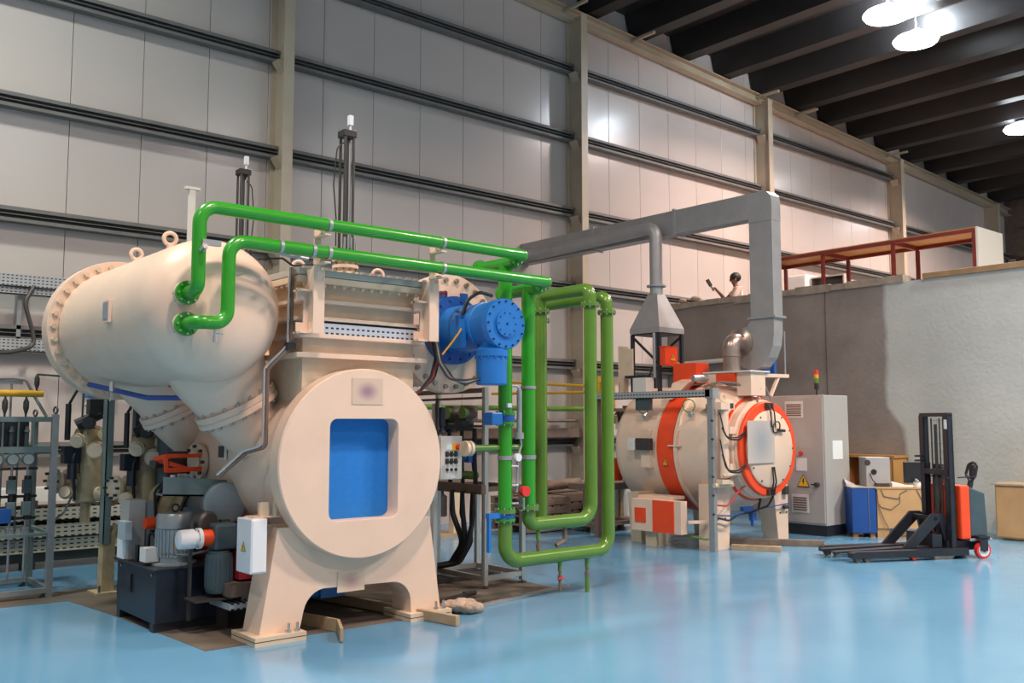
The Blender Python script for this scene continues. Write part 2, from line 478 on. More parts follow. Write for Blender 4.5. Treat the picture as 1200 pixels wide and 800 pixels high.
# ---- roof: dark deck with deep ribs running away from the wall
def slab_x(m, x0, x1, y0, y1, z0, z1, t):
    m.hexa([(x0, y0, z0), (x1, y0, z1), (x1, y1, z1), (x0, y1, z0)], [(x0, y0, z0+t), (x1, y0, z1+t), (x1, y1, z1+t), (x0, y1, z0+t)]); return m
ceil = struct(slab_x(MB(), -8, 36, -7, 13.3, eave_z(-8)+.72, eave_z(36)+.72, .12).build('ceiling', 'roof', smooth=False))
x = 13.1-1.45*14
while x < 35:
    z = eave_z(x)
    MB().prism([(x-.16, z+.24), (x+.16, z+.24), (x+.30, z+.73), (x-.30, z+.73)], 'Y', -7, 13.08).build('roof_rib', 'rib', ceil, smooth=False)
    x += 1.45

# ---- far end wall and the wall behind on the left
we = struct(box(33, 33.15, -7, 13.3, 0, 11).build('wall_end', 'brown', smooth=False))
for z in (4.5, 5.9, 7.2, 8.2):
    MB().box(32.75, 33, -7, 12.6, z, z+.2).build('girt', 'brown', we, smooth=False)
struct(box(-10.1, -10, -4, 13.3, 0, 8).build('wall_left', 'panel', smooth=False))

# ---- cement-rendered block wall on the right, with coping, and the deck behind it
wr = struct(box(15.5, 15.72, -4, 13.09, 0, 4.14).build('wall_right', 'render', smooth=False))
m = MB()
ys = [13.09-.35*i for i in range(16)]
for a, b_ in zip(ys, ys[1:]):
    j = random.uniform(-.02, .02)
    m.box(15.46+random.uniform(-.01, .015), 15.76, b_, a, 4.14-random.uniform(0, .05), 4.25+j)
m.build('coping', 'copecem', wr, smooth=False)
box(15.45, 15.77, -4, 7.49, 4.14, 4.235).build('coping', 'ply3', wr, bevel=.005, smooth=False)
box(15.492, 15.5, 9.34, 9.355, .1, 4.13).build('joint', 'joint', wr, smooth=False)
box(15.72, 24, 2, 13.09, 3.3, 3.48).build('deck', 'copecem', wr, smooth=False)
MB().cyl((15.44, 12.9, 2.95), (15.44, 10.4, 3.0), .045, 8).build('conduit', 'offwhite', wr)

# ================================================================== LAMPS
OUT = {3: 'unseen high bay lamp added under the roof by the far end wall',
       4: 'unseen high bay lamp added high above the tank and gas rack', 5: 'unseen high bay lamp added above the open floor before the small furnace',
       6: 'unseen high bay lamp added above the open floor before the large round door', 7: 'unseen high bay lamp added above the open floor in front of the pale wall',
       8: 'unseen high bay lamp added over the left end of the hall', 9: 'unseen high bay lamp added farthest from the panelled wall, behind the viewer'}
for i, (x, y, wt, lcol) in enumerate(LAMPS):
    lab = {0: 'round high bay lamp at the dark roof, left one of the bright pair', 1: 'round high bay lamp at the dark roof, right one of the bright pair',
           2: 'round high bay lamp under the dark roof at the right edge'}.get(i, OUT.get(i))
    zt = eave_z(x)+.24
    t = thing('high_bay_lamp', lab, 'lamp', (x, y, zt), 'high bay lamps under the roof')
    z = zt-.17
    MB().lathe((x, y, z), (0, 0, 1), [(.20, .04), (.20, .12), (.12, .16), (.0, .16)], 20).build('housing', 'galv', t)
    MB().cyl((x, y, z+.15), (x, y, zt+.45), .02, 8).build('hanger', 'galv', t)
    MB().lathe((x, y, z), (0, 0, 1), [(.20, .05), (.40, .02), (.44, -.03), (.40, -.09), (.25, -.13), (0, -.14)], 24).build('diffuser', 'lamp', t)
    ld = bpy.data.lights.new('lamp_light', 'AREA'); ld.shape = 'DISK'; ld.size = .8; ld.energy = wt*1.0; ld.color = lcol; ld.spread = radians(150)
    lo = bpy.data.objects.new('lamp_light', ld); COL.objects.link(lo); lo.location = (x, y, z-.16)
    # bodiless point light added in the trough for the glow along the ribs
    pd = bpy.data.lights.new('added_uplight', 'POINT'); pd.energy = wt*(.55 if i < 3 else .1); pd.color = (.80, .90, 1.0); pd.shadow_soft_size = .08
    po = bpy.data.objects.new('added_uplight', pd); COL.objects.link(po); po.location = (x+.06, y-.06, zt+.17)

# ================================================================== LARGE FURNACE ON THE LEFT
def arc(cx, cz, r, a0, a1, n=8):
    return [(cx+r*cos(radians(a0+(a1-a0)*k/n)), cz+r*sin(radians(a0+(a1-a0)*k/n))) for k in range(n+1)]

fur = thing('vacuum_furnace', 'large cream furnace with a round door around a blue rectangular recess, on an arched saddle', 'furnace', (4.2, 7.1, 0))
DC = (4.2, 1.38)
# vessel lying along y
MB().lathe((4.2, 6.99, 1.38), (0, 1, 0), [(.745, 0), (.745, .08), (.72, .1), (.72, 2.75), (.68, 2.95), (.5, 3.15), (.25, 3.25), (0, 3.27)], 48).build('vessel', 'cream', fur)
# door disc with a rounded rectangular recess
def recess_loop():
    x0, x1, z0, z1, r = 3.868, 4.530, .915, 1.745, .065
    p = arc(x1-r, z1-r, r, 0, 90, 6)+arc(x0+r, z1-r, r, 90, 180, 6)+arc(x0+r, z0+r, r, 180, 270, 6)+arc(x1-r, z0+r, r, 270, 360, 6)
    return p
inner = recess_loop(); n = len(inner)
cx, cz = 4.199, 1.33
ocirc = []
for (px, pz) in inner:
    d = Vector((px-cx, pz-cz)).normalized()
    # ray from recess centre to circle of radius R about DC
    q = Vector((cx-DC[0], cz-DC[1])); bq = q.dot(d); R = .785
    t = -bq+sqrt(bq*bq-(q.dot(q)-R*R)); ocirc.append((cx+d.x*t, cz+d.y*t))
# refine the outer circle: angle-uniform loop of its own, bridged by nearest order
A = [math.atan2(z-DC[1], x_-DC[0]) for x_, z in ocirc]
b = MB()
def door_rings():
    N = 96
    out = [(DC[0]+.785*cos(2*pi*k/N), DC[1]+.785*sin(2*pi*k/N)) for k in range(N)]
    # inner loop resampled at the same polar angles around DC
    inn = []
    poly = inner+[inner[0]]
    for k in range(N):
        a = 2*pi*k/N; d = (cos(a), sin(a)); best = None
        for (xa, za), (xb, zb) in zip(poly, poly[1:]):
            ex, ez = xb-xa, zb-za; wx, wz = xa-DC[0], za-DC[1]
            den = d[0]*ez-d[1]*ex
            if abs(den) < 1e-9: continue
            t = (wx*ez-wz*ex)/den; u = (wx*d[1]-wz*d[0])/den
            if t > 0 and -1e-6 <= u <= 1+1e-6: best = t if best is None else max(best, t)
        inn.append((DC[0]+d[0]*best, DC[1]+d[1]*best))
    return out, inn
out, inn = door_rings(); N = len(out)
b = MB()
def loop(pts, y, s=1.0): 
    i = len(b.v); b.v += [V(DC[0]+(x_-DC[0])*s, y, DC[1]+(z-DC[1])*s) for x_, z in pts]; return i
l = [loop(inn, 6.985), loop(inn, 6.835), loop(inn, 6.83, 1.008), loop(out, 6.83, .988), loop(out, 6.842), loop(out, 6.985)]
for p, q in zip(l, l[1:]):
    for k in range(N): b.f.append([p+k, p+(k+1) % N, q+(k+1) % N, q+k])
door = b.build('door', 'cream', fur)
box(3.84, 4.56, 6.985, 6.995, .89, 1.77).build('recess_panel', 'bluepan', door, smooth=False)
def plate(name, c, sx, sz, base, mid, parent, rx, rz_, d=.008):
    ob = box(-sx/2, sx/2, -d, 0, -sz/2, sz/2)
    o = ob.build(name, smear_mat('printed_plate', base, mid, rx, rz_), None, smooth=False)
    o.parent = parent; o.location = Vector(c)-ORG[parent]; ORG[o] = ORG[parent]
    return o
plate('maker_plate', (4.215, 6.829, 1.975), .30, .22, (.62, .47, .36), (.34, .20, .24), door, .12, .09, .004)
plate('maker_plate', (4.165, 6.968, .40), .26, .17, (.66, .50, .37), (.50, .30, .26), fur, .11, .085, .004)
# saddle: trapezoid plate with an arched opening
poly = [(3.355, .065), (3.70, .065), (3.715, .12)]+arc(3.93, .165, .20, 168, 95, 6)+arc(4.58, .155, .19, 85, 10, 6)+[(4.775, .065), (5.09, .065), (4.965, .88), (3.495, .88)]
MB().prism(poly, 'Y', 6.97, 7.27).build('saddle', 'cream', fur, bevel=.004, smooth=False)
for x0, x1 in ((3.28, 3.715), (4.71, 5.15)):
    m = box(x0, x1, 6.88, 7.31, .037, .067).build('foot_plate', 'cream2', fur, smooth=False)
    box(x0+.008, x1-.008, 6.888, 7.3, .028, .038).build('gap_shade', 'iron', m, smooth=False)  # dark sheet stands in for the shaded gap between the plates
    box(x0, x1, 6.88, 7.31, 0, .029).build('lower_plate', 'cream2', m, smooth=False)
    for xb in (x0+.3, x1-.06):
        MB().cyl((xb, 6.925, .066), (xb, 6.925, .14), .012, 8).lathe((xb, 6.925, .066), (0, 0, 1), [(.024, 0), (.024, .022)], 6).build('anchor_bolt', 'steel', m)
# rear feet
for x in (3.17, 5.2):
    m = box(x-.06, x+.06, 10.02, 10.16, .02, .62).build('rear_foot', 'brass', fur, smooth=False)
    box(x-.13, x+.13, 9.95, 10.24, 0, .022).build('base_plate', 'brass', m, smooth=False)
    for dx in (-.09, .09): MB().cyl((x+dx, 9.99, .02), (x+dx, 9.99, .09), .012, 6).build('anchor_bolt', 'tealgrey', m)
m = box(3.10, 3.11, 10.0, 10.14, .5, 2.0).box(3.10, 3.17, 10.0, 10.01, .5, 2.0).box(3.10, 3.17, 10.13, 10.14, .5, 2.0).build('channel_post', 'rackgrey', fur, smooth=False)
for x, y in ((3.35, 9.8), (3.55, 9.5)):
    box(x-.05, x+.05, y-.05, y+.05, .7, 2.1).build('channel_post', 'tealgrey', fur, smooth=False)
MB().bar((3.17, 10.09, .6), (4.2, 10.09, .75), .1, .12).bar((5.2, 10.09, .6), (4.2, 10.09, .75), .1, .12).build('rear_cross_beam', 'brass', fur, smooth=False)

# gate housing standing on the vessel
def housing(y0, y1, front):
    h = MB().hexa([(3.70, y0+.06, 1.85), (4.80, y0+.06, 1.85), (4.80, y1, 1.85), (3.70, y1, 1.85)], [(3.70, y0+.06, 2.9), (4.80, y0+.06, 2.9), (4.80, y1, 2.9), (3.70, y1, 2.9)]).build('gate_housing', 'cream2', fur, smooth=False)
    for z, zt, dx in ((2.245, 2.285, .03), (2.41, 2.445, 0), (2.555, 2.585, 0), (2.70, 2.73, 0)):
        box(3.63-dx, 4.86+dx, y0-.03, y1+.03, z, zt).build('rib', 'cream', h, bevel=.003, smooth=False)
    box(3.60, 4.90, y0-.05, y1+.05, 2.86, 2.915).build('flange', 'cream2', h, bevel=.004, smooth=False)
    box(3.60, 4.90, y0-.05, y1+.05, 2.92, 2.975).build('cover_plate', 'cabgrey' if front else 'cream2', h, bevel=.004, smooth=False)
    b = MB()
    for k in range(14):
        x = 3.66+k*.092
        b.lathe((x, y0-.022, 2.858), (0, 0, -1), [(.018, 0), (.018, .02), (.010, .021), (.010, .028)], 6)
        b.lathe((x, y0-.022, 2.976), (0, 0, 1), [(.02, 0), (.02, .02)], 6)
    for k in range(6):
        y = y0+.08+k*.1
        b.lathe((3.622, y, 2.858), (0, 0, -1), [(.018, 0), (.018, .02), (.010, .021), (.010, .028)], 6)
    b.build('flange_bolts', 'cream2', h, stuff=True)
    return h
h1 = housing(6.95, 7.62, True)
housing(9.05, 9.65, False)
box(3.78, 4.80, 6.925, 6.935, 2.455, 2.535).box(3.78, 4.80, 6.925, 6.99, 2.446, 2.455).build('perforated_tray', 'trayl', fur, smooth=False)
box(3.78, 4.80, 6.95, 6.985, 2.53, 2.55).build('tray_cables', 'dark', fur, smooth=False)
# brackets that carry the green pipes
for x, s in ((3.665, 1), (4.81, 1)):
    b = MB()
    b.box(x, x+.10, 6.775, 6.79, 2.43, 2.95).box(x+.0, x+.055, 6.775, 6.79, 2.95, 3.27)
    b.box(x, x+.012, 6.79, 6.94, 2.43, 2.96)
    b.box(x-.10, x, 6.80, 6.93, 2.43, 2.445).box(x-.10, x, 6.80, 6.93, 2.77, 2.785)
    b.prism([(x-.10, 2.43), (x, 2.43), (x, 2.80), (x-.10, 2.80), (x-.10, 2.70), (x-.035, 2.70), (x-.035, 2.52), (x-.10, 2.52)], 'Y', 6.87, 6.885)
    br = b.build('pipe_bracket', 'cream', fur, smooth=False)
    for z in (3.0, 3.225):
        box(x, x+.055, 6.60, 6.79, z-.02, z-.008).box(x, x+.055, 6.655, 6.70, z-.008, z+.003).build('arm', 'cream2', br, smooth=False)
# flanged turret with stacked rings under the lift cylinder
def lift(y, zb, zt, lab):
    x = 4.2
    b = MB()
    for k in range(3): b.lathe((x, y, zb+.06*k), (0, 0, 1), [(.115, 0), (.115, .028), (.085, .029), (.085, .06)], 20)
    t = b.build('turret', 'cream', fur)
    MB().bolts((x, y, zb-.02), (0, 0, 1), .10, 8, .012, .2).build('turret_bolts', 'copper', t, stuff=True)
    c = MB().box(x-.05, x+.05, y-.05, y+.05, zb+.2, zb+.24).cyl((x, y, zb+.2), (x, y, zt-.08), .012, 8).build('gate_lift', 'iron', fur)
    for dx in (-.042, .042):
        for dy in (-.042, .042):
            MB().cyl((x+dx, y+dy, zb+.2), (x+dx, y+dy, zt-.05), .013, 8).build('rod', 'iron', c)
    MB().cyl((x+.03, y+.01, zb+.22), (x+.03, y+.01, zt-.1), .017, 8).build('pilot_tube', 'steel', c)
    box(x-.065, x+.065, y-.06, y+.06, zt-.06, zt).build('head', 'dark', c, bevel=.005, smooth=False)
    MB().box(x+.01, x+.05, y-.02, y+.02, zt+.06, zt+.15).cyl((x+.03, y, zt), (x+.03, y, zt+.06), .012, 8).build('position_sensor', 'white', c)
    MB().box(x+.05, x+.085, y-.02, y+.02, zt-.03, zt+.02).build('air_fitting', 'steel', c)
    MB().tube([(x+.02*lab, y, zt-.1), (x+.10*lab, y, zt-.16), (x+.13*lab, y, zt-.5), (x+.10*lab, y, zt-.8), (x+.11*lab, y-.02, zb+.25)], .006, 6, .1).build('sensor_cable', 'dark', c)
    for k in range(4): MB().cyl((x-.05+.033*k, y-.07, zb+.16), (x-.05+.033*k, y-.07, zb+.33), .011, 6).build('fitting', 'steel', c)
lift(7.2, 3.0, 4.30, -1)
lift(9.35, 2.98, 4.40, 1)
# lifting eyes on the cover
for x, y in ((4.63, 7.35), (3.85, 7.4)):
    MB().ring((x, y, 3.07), (.5, 1, 0), .05, .014, 20, 8).cyl((x, y, 2.97), (x, y, 3.02), .03, 10).build('lifting_eye', 'cream', fur)
MB().tube([(4.62, 7.35, 3.06), (4.4, 7.5, 3.04), (4.1, 7.6, 3.02)], .012, 6).build('red_hose', 'hose_r', fur)
# white guide bar of the rear gate
MB().box(3.9, 3.97, 10.06, 10.1, 2.98, 4.28).box(3.86, 4.02, 10.05, 10.11, 4.28, 4.31).build('guide_bar', 'offwhite', fur, smooth=False)
# flange on the vessel's left side with an orange lever guard
b = MB().lathe((3.55, 8.500, 1.36), (-1, -.15, 0), [(.12, 0), (.12, .10), (.17, .101), (.17, .135), (.10, .136), (.10, .16)], 24)
sf = b.build('side_port', 'cream2', fur)
MB().bolts((3.42, 8.480, 1.36), (-1, -.15, 0), .14, 8, .017, .03).build('port_bolts', 'iron', sf, stuff=True)
MB().bar((3.42, 8.370, 1.42), (3.12, 8.370, 1.42), .03, .035).bar((3.42, 8.550, 1.28), (3.12, 8.650, 1.38), .03, .04).bar((3.12, 8.350, 1.42), (3.12, 8.670, 1.385), .03, .04).bar((3.42, 8.350, 1.30), (3.10, 8.330, 1.295), .03, .04).bar((3.10, 8.330, 1.28), (3.10, 8.370, 1.43), .03, .03).build('lever_guard', 'orange', fur, smooth=False)
box(3.455, 3.475, 7.93, 8.06, 1.39, 1.53).build('data_plate', 'offwhite', fur, smooth=False)
box(3.445, 3.456, 7.945, 8.045, 1.41, 1.51).build('display', 'iron', fur, smooth=False)
# bent conduit on the side, from the gate housing down to the tray
MB().tube([(3.58, 6.98, 2.98), (3.58, 6.98, 2.33), (3.40, 7.02, 2.14), (3.40, 7.02, 1.52), (3.28, 7.1, 1.48), (3.12, 7.25, 1.29)], .016, 8, .05).build('conduit', 'brown', fur)
MB().tube([(3.55, 6.98, 2.98), (3.55, 6.98, 2.34), (3.37, 7.02, 2.15), (3.37, 7.02, 1.53), (3.25, 7.1, 1.49), (3.10, 7.25, 1.30)], .010, 8, .05).build('conduit', 'steel', fur)
MB().box(3.53, 3.61, 6.95, 7.0, 2.31, 2.36).build('conduit_clip', 'dark', fur, smooth=False)
MB().tube([(3.2, 6.8, 2.98), (3.45, 6.9, 3.03), (3.58, 6.97, 2.99), (3.9, 7.05, 3.06), (3.93, 7.05, 3.1)], .009, 6, .08).build('sensor_cable', 'dark', fur)
MB().cyl((3.05, 6.78, 3.07), (3.62, 6.80, 3.03), .018, 10).cyl((3.02, 6.78, 3.07), (3.06, 6.78, 3.07), .024, 10).build('gas_spring', 'galv', fur)
# white electric box fixed to the saddle's left edge
eb = box(3.25, 3.385, 6.93, 7.19, .545, .965).build('switch_box', 'white', fur, bevel=.008, smooth=False)
box(3.262, 3.375, 6.925, 6.93, .56, .95).build('box_lid', 'white', eb, smooth=False)
warning(fur, (3.249, 7.06, .745), -1, 0, .085)
box(3.30, 3.55, 7.0, 7.16, .965, .975).build('box_bracket', 'cream', fur, smooth=False)
MB().box(3.37, 3.45, 7.04, 7.08, .975, 1.08).box(3.47, 3.49, 6.99, 7.02, .975, 1.10).build('junction_lug', 'cream2', fur, smooth=False)
# cable channel and motor bracket beside the vessel
MB().prism([(2.95, 1.10), (3.66, 1.06), (3.66, 1.20), (2.95, 1.26)], 'Y', 7.98, 8.0).prism([(2.95, 1.10), (3.66, 1.06), (3.66, 1.075), (2.95, 1.115)], 'Y', 7.98, 8.15).build('cable_channel', 'rackgrey', fur, smooth=False)
for k in range(4): MB().cyl((3.05+.055*k, 8.05, 1.14), (3.05+.055*k, 8.05, 1.27), .022, 8).build('relay', 'offwhite' if k < 1 else 'grey', fur)
MB().tube([(3.62, 7.95, 1.16), (3.70, 7.90, 1.08), (3.72, 7.9, .85), (3.66, 7.9, .6)], .03, 8, .08).build('flex_conduit', 'wire', fur)
MB().lathe((3.5, 8.1, 1.02), (-.25, -1, 0), [(.18, 0), (.18, .25), (.15, .27), (0, .27)], 24).build('blower_casing', 'grey', fur)
box(3.3, 4.9, 7.4, 9.9, .30, .40).build('undercarriage', 'brown', fur, smooth=False)
MB().box(4.18, 4.42, 7.5, 7.66, .18, .30).cyl((4.05, 7.55, .22), (4.2, 7.55, .22), .035, 10).build('drain_valve', 'blue', fur, smooth=False)
box(3.42, 3.72, 7.5, 9.5, .42, .75).build('red_tray', 'redtray', fur, smooth=False)
box(3.45, 3.75, 7.5, 7.52, .25, .40).box(3.3, 3.8, 7.4, 7.8, .2, .25).build('perforated_tray', 'trayl', fur, smooth=False)

# ================================================================== ROUND TANK BESIDE THE GATE HOUSING
tank = thing('pressure_tank', 'cream horizontal tank with a domed front and bolted rear flange, left of the gate housing', 'tank', (3.0, 8.0, 1.9))
TX, TZ, R = 3.0, 2.603, .571
prof = [(R, 9.36), (R, 7.303)]
for k in range(1, 13):
    a = pi/2*k/12
    prof.append((R*cos(a)**.84 if k < 12 else 0, 7.303-.425*sin(a)**.84))
MB().lathe((TX, 0, TZ), (0, 1, 0), prof, 64).build('shell', 'cream', tank)
MB().lathe((TX, 0, TZ), (0, 1, 0), [(R, 9.355), (.665, 9.356), (.668, 9.36), (.668, 9.43), (.655, 9.435), (.655, 9.445), (.668, 9.45), (.668, 9.53), (.56, 9.54), (.45, 9.68), (.2, 9.78), (0, 9.8)], 64).build('rear_flange', 'cream', tank)
MB().bolts((TX, 9.355, TZ), (0, -1, 0), .612, 32, .026, .035).build('flange_bolts', 'cream2', tank, stuff=True)
for y, r, z in ((9.0, .06, 3.19), (8.15, .065, 3.21)):
    x = TX+.0
    MB().ring((x, y, z+.11), (.25, 1, 0), r*.8, .018, 20, 8).cyl((x, y, z-.06), (x, y, z+.06), .035, 10, .03).build('lifting_eye', 'cream', tank)
MB().tube([(2.95, 8.2, 3.17), (3.05, 8.15, 3.2), (3.2, 8.1, 3.22), (3.3, 8.1, 3.27)], .014, 6).build('red_hose', 'hose_r', tank)
npl = box(2.405, 2.46, 7.83, 7.98, 2.52, 2.70).build('data_plate', 'cream', tank, smooth=False)
box(2.40, 2.406, 7.845, 7.965, 2.545, 2.685).build('plate_face', 'grey', npl, smooth=False)
for z in (2.672, 2.440):
    nz = MB().lathe((2.66, 7.1, z), (0, -1, 0), [(.06, -.1), (.06, .20), (.088, .201), (.088, .235)], 20).build('nozzle', 'cream2', tank)
    MB().bolts((2.66, 6.9, z), (0, 1, 0), .07, 8, .012, .03).build('nozzle_bolts', 'iron', nz, stuff=True)
# cone necks from the tank down to the vessel
for y in (7.62, 8.95):
    o = V(TX, y, TZ); d = V(.52, 0, -.93).normalized()
    nk = MB().lathe(o, d, [(.40, .36), (.40, .52), (.30, .86), (.30, .88), (.29, .98), (.20, 1.25)], 36).build('cone_neck', 'cream', tank)
    MB().lathe(o, d, [(.29, .80), (.355, .801), (.355, .845), (.347, .85), (.347, .855), (.355, .86), (.355, .90), (.27, .901)], 36).build('neck_flange', 'cream', nk)
    MB().bolts(o+d*.801, -d, .322, 18, .016, .03).bolts(o+d*.901, d, .322, 18, .016, .03).build('neck_bolts', 'cabgrey', nk, stuff=True)
MB().tube([(2.62, 9.0, 2.06), (2.9, 8.3, 1.93), (3.05, 7.8, 1.92), (3.2, 7.6, 1.95)], .022, 8, .2).build('hose', 'hose_b', tank)
MB().tube([(3.02, 8.1, 2.04), (3.12, 7.9, 1.96), (3.25, 7.75, 1.94)], .022, 8, .2).build('hose', 'hose_r', tank)
MB().cyl((2.60, 8.3, 2.06), (2.60, 8.3, 1.98), .02, 8).bar((2.6, 8.3, 1.98), (2.60, 8.26, 1.9), .01, .01).bar((2.6, 8.3, 1.98), (2.60, 8.34, 1.9), .01, .01).build('drain_cock', 'steel', tank)

# ================================================================== FAN VESSEL AND ITS BLUE MOTOR ON THE RIGHT OF THE HOUSING
fv = thing('fan_vessel', 'cream round vessel with a large bolted cover, carrying the blue motor', 'vessel', (5.45, 8.2, 1.9))
FX, FZ = 5.45, 2.58
MB().lathe((FX, 0, FZ), (0, 1, 0), [(.50, 7.44), (.50, 9.1), (.45, 9.3), (.25, 9.42), (0, 9.45)], 48).build('shell', 'cream2', fv)
MB().lathe((FX, 0, FZ), (0, 1, 0), [(0, 7.33), (.575, 7.33), (.58, 7.335), (.58, 7.385), (.57, 7.39), (.57, 7.395), (.58, 7.4), (.58, 7.46), (.5, 7.461)], 64).build('cover_flange', 'cream', fv)
MB().bolts((FX, 7.33, FZ), (0, -1, 0), .52, 26, .024, .03).build('cover_bolts', 'copper', fv, stuff=True)
for y in (8.35, 8.95):
    o = V(FX, y, FZ); d = V(-.56, 0, -.9).normalized()
    MB().lathe(o, d, [(.33, .30), (.33, .5), (.25, .8), (.2, 1.2)], 30).build('cone_neck', 'cream', fv)
MB().ring((FX-.05, 7.5, FZ+.65), (.3, 1, 0), .05, .014, 18, 8).cyl((FX-.05, 7.5, FZ+.5), (FX-.05, 7.5, FZ+.6), .03, 10).build('lifting_eye', 'cream', fv)

mt = thing('fan_motor', 'bright blue round fan motor with a bolted end cover and a terminal drum below', 'motor', (5.45, 7.0, 2.3))
MX, MZ = 5.45, 2.605
MB().lathe((MX, 0, MZ), (0, 1, 0), [(.20, 7.24), (.33, 7.241), (.33, 7.328), (.2, 7.329)], 40).build('mounting_flange', 'blue2', mt)
MB().bolts((MX, 7.241, MZ), (0, -1, 0), .29, 14, .014, .02).build('flange_bolts', 'blue2', mt, stuff=True)
MB().lathe((MX, 0, MZ), (0, 1, 0), [(.215, 6.57), (.215, 6.75), (.225, 6.755), (.225, 6.80), (.215, 6.805), (.215, 7.05), (.225, 7.06), (.225, 7.24)], 40).build('barrel', 'blue', mt)
ec = MB().lathe((MX, 0, MZ), (0, -1, 0), [(.2, -6.58), (.232, -6.575), (.232, -6.50), (.225, -6.49), (.12, -6.49), (.12, -6.47), (0, -6.47)], 40).build('end_cover', 'blue', mt)
MB().bolts((MX, 6.49, MZ), (0, -1, 0), .205, 16, .009, .012).bolts((MX, 6.47, MZ), (0, -1, 0), .10, 10, .006, .008).bolts((MX, 6.47, MZ), (0, -1, 0), .0, 1, .01, .008).build('cover_screws', 'navy', ec, stuff=True)
td = MB().lathe((5.40, 6.63, 0), (0, 0, 1), [(0, 2.055), (.132, 2.055), (.14, 2.065), (.14, 2.31), (.15, 2.312), (.15, 2.37), (.14, 2.375), (.10, 2.42), (.10, 2.47)], 32).build('terminal_drum', 'blue', mt)
MB().bolts((5.40, 6.63, 2.31), (0, 0, -1), .145, 14, .010, .02).build('drum_screws', 'blue', td, stuff=True)
for x, y in ((5.33, 7.27), (5.58, 7.27)):
    MB().prism([(x-.04, MZ+.27), (x+.04, MZ+.27), (x+.04, MZ+.37), (x-.04, MZ+.37)], 'Y', y, y+.03).build('lug', 'blue2', mt, smooth=False)
MB().prism([(5.2, 2.66), (5.29, 2.66), (5.29, 2.70), (5.2, 2.70)], 'Y', 6.86, 6.93).prism([(5.2, 2.4), (5.235, 2.4), (5.235, 2.66), (5.2, 2.66)], 'Y', 6.80, 7.0).build('cable_saddle', 'blue', mt, smooth=False)
# cables around the motor
MB().tube([(5.25, 6.88, 2.70), (5.30, 6.86, 2.85), (5.42, 6.84, 2.93), (5.62, 6.9, 2.92)], .017, 8, .12).build('cable', 'dark', mt)
MB().tube([(5.02, 7.0, 2.72), (5.03, 6.96, 2.88), (5.12, 6.95, 2.92), (5.22, 7.1, 2.90)], .014, 8, .06).build('cable', 'hose_r', mt)
MB().tube([(5.26, 6.87, 2.68), (5.2, 6.83, 2.56), (5.08, 6.80, 2.44), (4.97, 6.8, 2.32)], .009, 6, .08).build('cable', 'yellow', mt)
for i in range(3):
    MB().tube([(4.92+.02*i, 6.86, 2.44), (4.94+.02*i, 6.82, 2.25), (5.0+.03*i, 6.75, 2.10), (5.12, 6.66, 2.09-.02*i), (5.27, 6.63, 2.11)], .011, 7, .10).build('cable', 'wire' if i == 1 else 'dark', mt)
for i, m in enumerate(('dark', 'hose_r', 'dark')):
    MB().tube([(4.93, 6.90+.02*i, 2.44), (4.97+.02*i, 6.9, 2.3), (4.93+.02*i, 6.92, 2.12), (4.84, 6.95, 2.0), (4.76, 7.0, 1.94)], .014, 7, .12).build('cable', m, mt)

# ================================================================== GREEN PIPEWORK
PY, RY = 6.65, 6.96
def flange(c, ax, r, t=.03, m='green', parent=None, n=8, pr=.01):
    f = MB().lathe(Vector(c)-Vector(ax).normalized()*t/2, ax, [(r*.5, 0), (r, .001), (r, t-.001), (r*.5, t)], 28).build('flange', m, parent)
    MB().bolts(Vector(c)+Vector(ax).normalized()*t/2, ax, r*.82, n, pr, .014).bolts(Vector(c)-Vector(ax).normalized()*t/2, -Vector(ax), r*.82, n, pr, .014).build('bolts', 'steel', f, stuff=True)
    return f
def clamp(c, ax, r, parent, w=.03):
    ax = Vector(ax).normalized()
    MB().lathe(Vector(c)-ax*w/2, ax, [(r, 0), (r+.007, .001), (r+.007, w-.001), (r, w)], 20).build('clamp', 'galv', parent)

up = thing('green_pipe', 'upper long bright green pipe, bent down to the top nozzle of the tank', 'pipe', (2.66, PY, 2.67), 'bright green pipes above the gate housing')
MB().tube([(2.66, 6.83, 2.672), (2.66, PY, 2.672), (2.66, PY, 3.297), (5.83, PY, 3.297), (5.83, 6.78, 3.297)], .051, 18, [.075, .13, .08], 8).build('tube', 'green', up)
flange((2.66, 6.845, 2.672), (0, 1, 0), .09, .03, 'green', up)
flange((5.83, 6.79, 3.297), (0, 1, 0), .085, .03, 'green', up)
for x in (3.72, 4.85): clamp((x, PY, 3.297), (1, 0, 0), .051, up)
MB().cyl((2.66, 6.60, 2.96), (2.66, 6.53, 2.98), .022, 8).box(2.66, 2.80, 6.58, 6.62, 3.0, 3.04).build('flow_sensor', 'steel', up)
lo = thing('green_pipe', 'lower long bright green pipe, bent down to the bottom nozzle of the tank', 'pipe', (2.9, PY, 2.44), 'bright green pipes above the gate housing')
MB().tube([(2.66, 6.83, 2.44), (2.66, PY, 2.44), (2.89, PY, 2.445), (2.89, PY, 3.07), (6.14, PY, 3.07), (6.14, 6.78, 3.07)], .051, 18, [.07, .10, .13, .08], 8).build('tube', 'green', lo)
flange((2.66, 6.845, 2.44), (0, 1, 0), .09, .03, 'green', lo)
flange((6.14, 6.79, 3.07), (0, 1, 0), .085, .03, 'green', lo)
for x in (3.30, 3.58, 3.72, 4.85): clamp((x, PY, 3.07), (1, 0, 0), .051, lo)
MB().cyl((2.80, PY, 2.40), (2.80, PY, 2.31), .010, 8).cyl((2.80, PY, 2.36), (2.86, PY, 2.36), .007, 6).lathe((2.80, PY, 2.35), (0, 0, -1), [(.016, 0), (.016, .05)], 8).build('drain_cock', 'steel', lo)

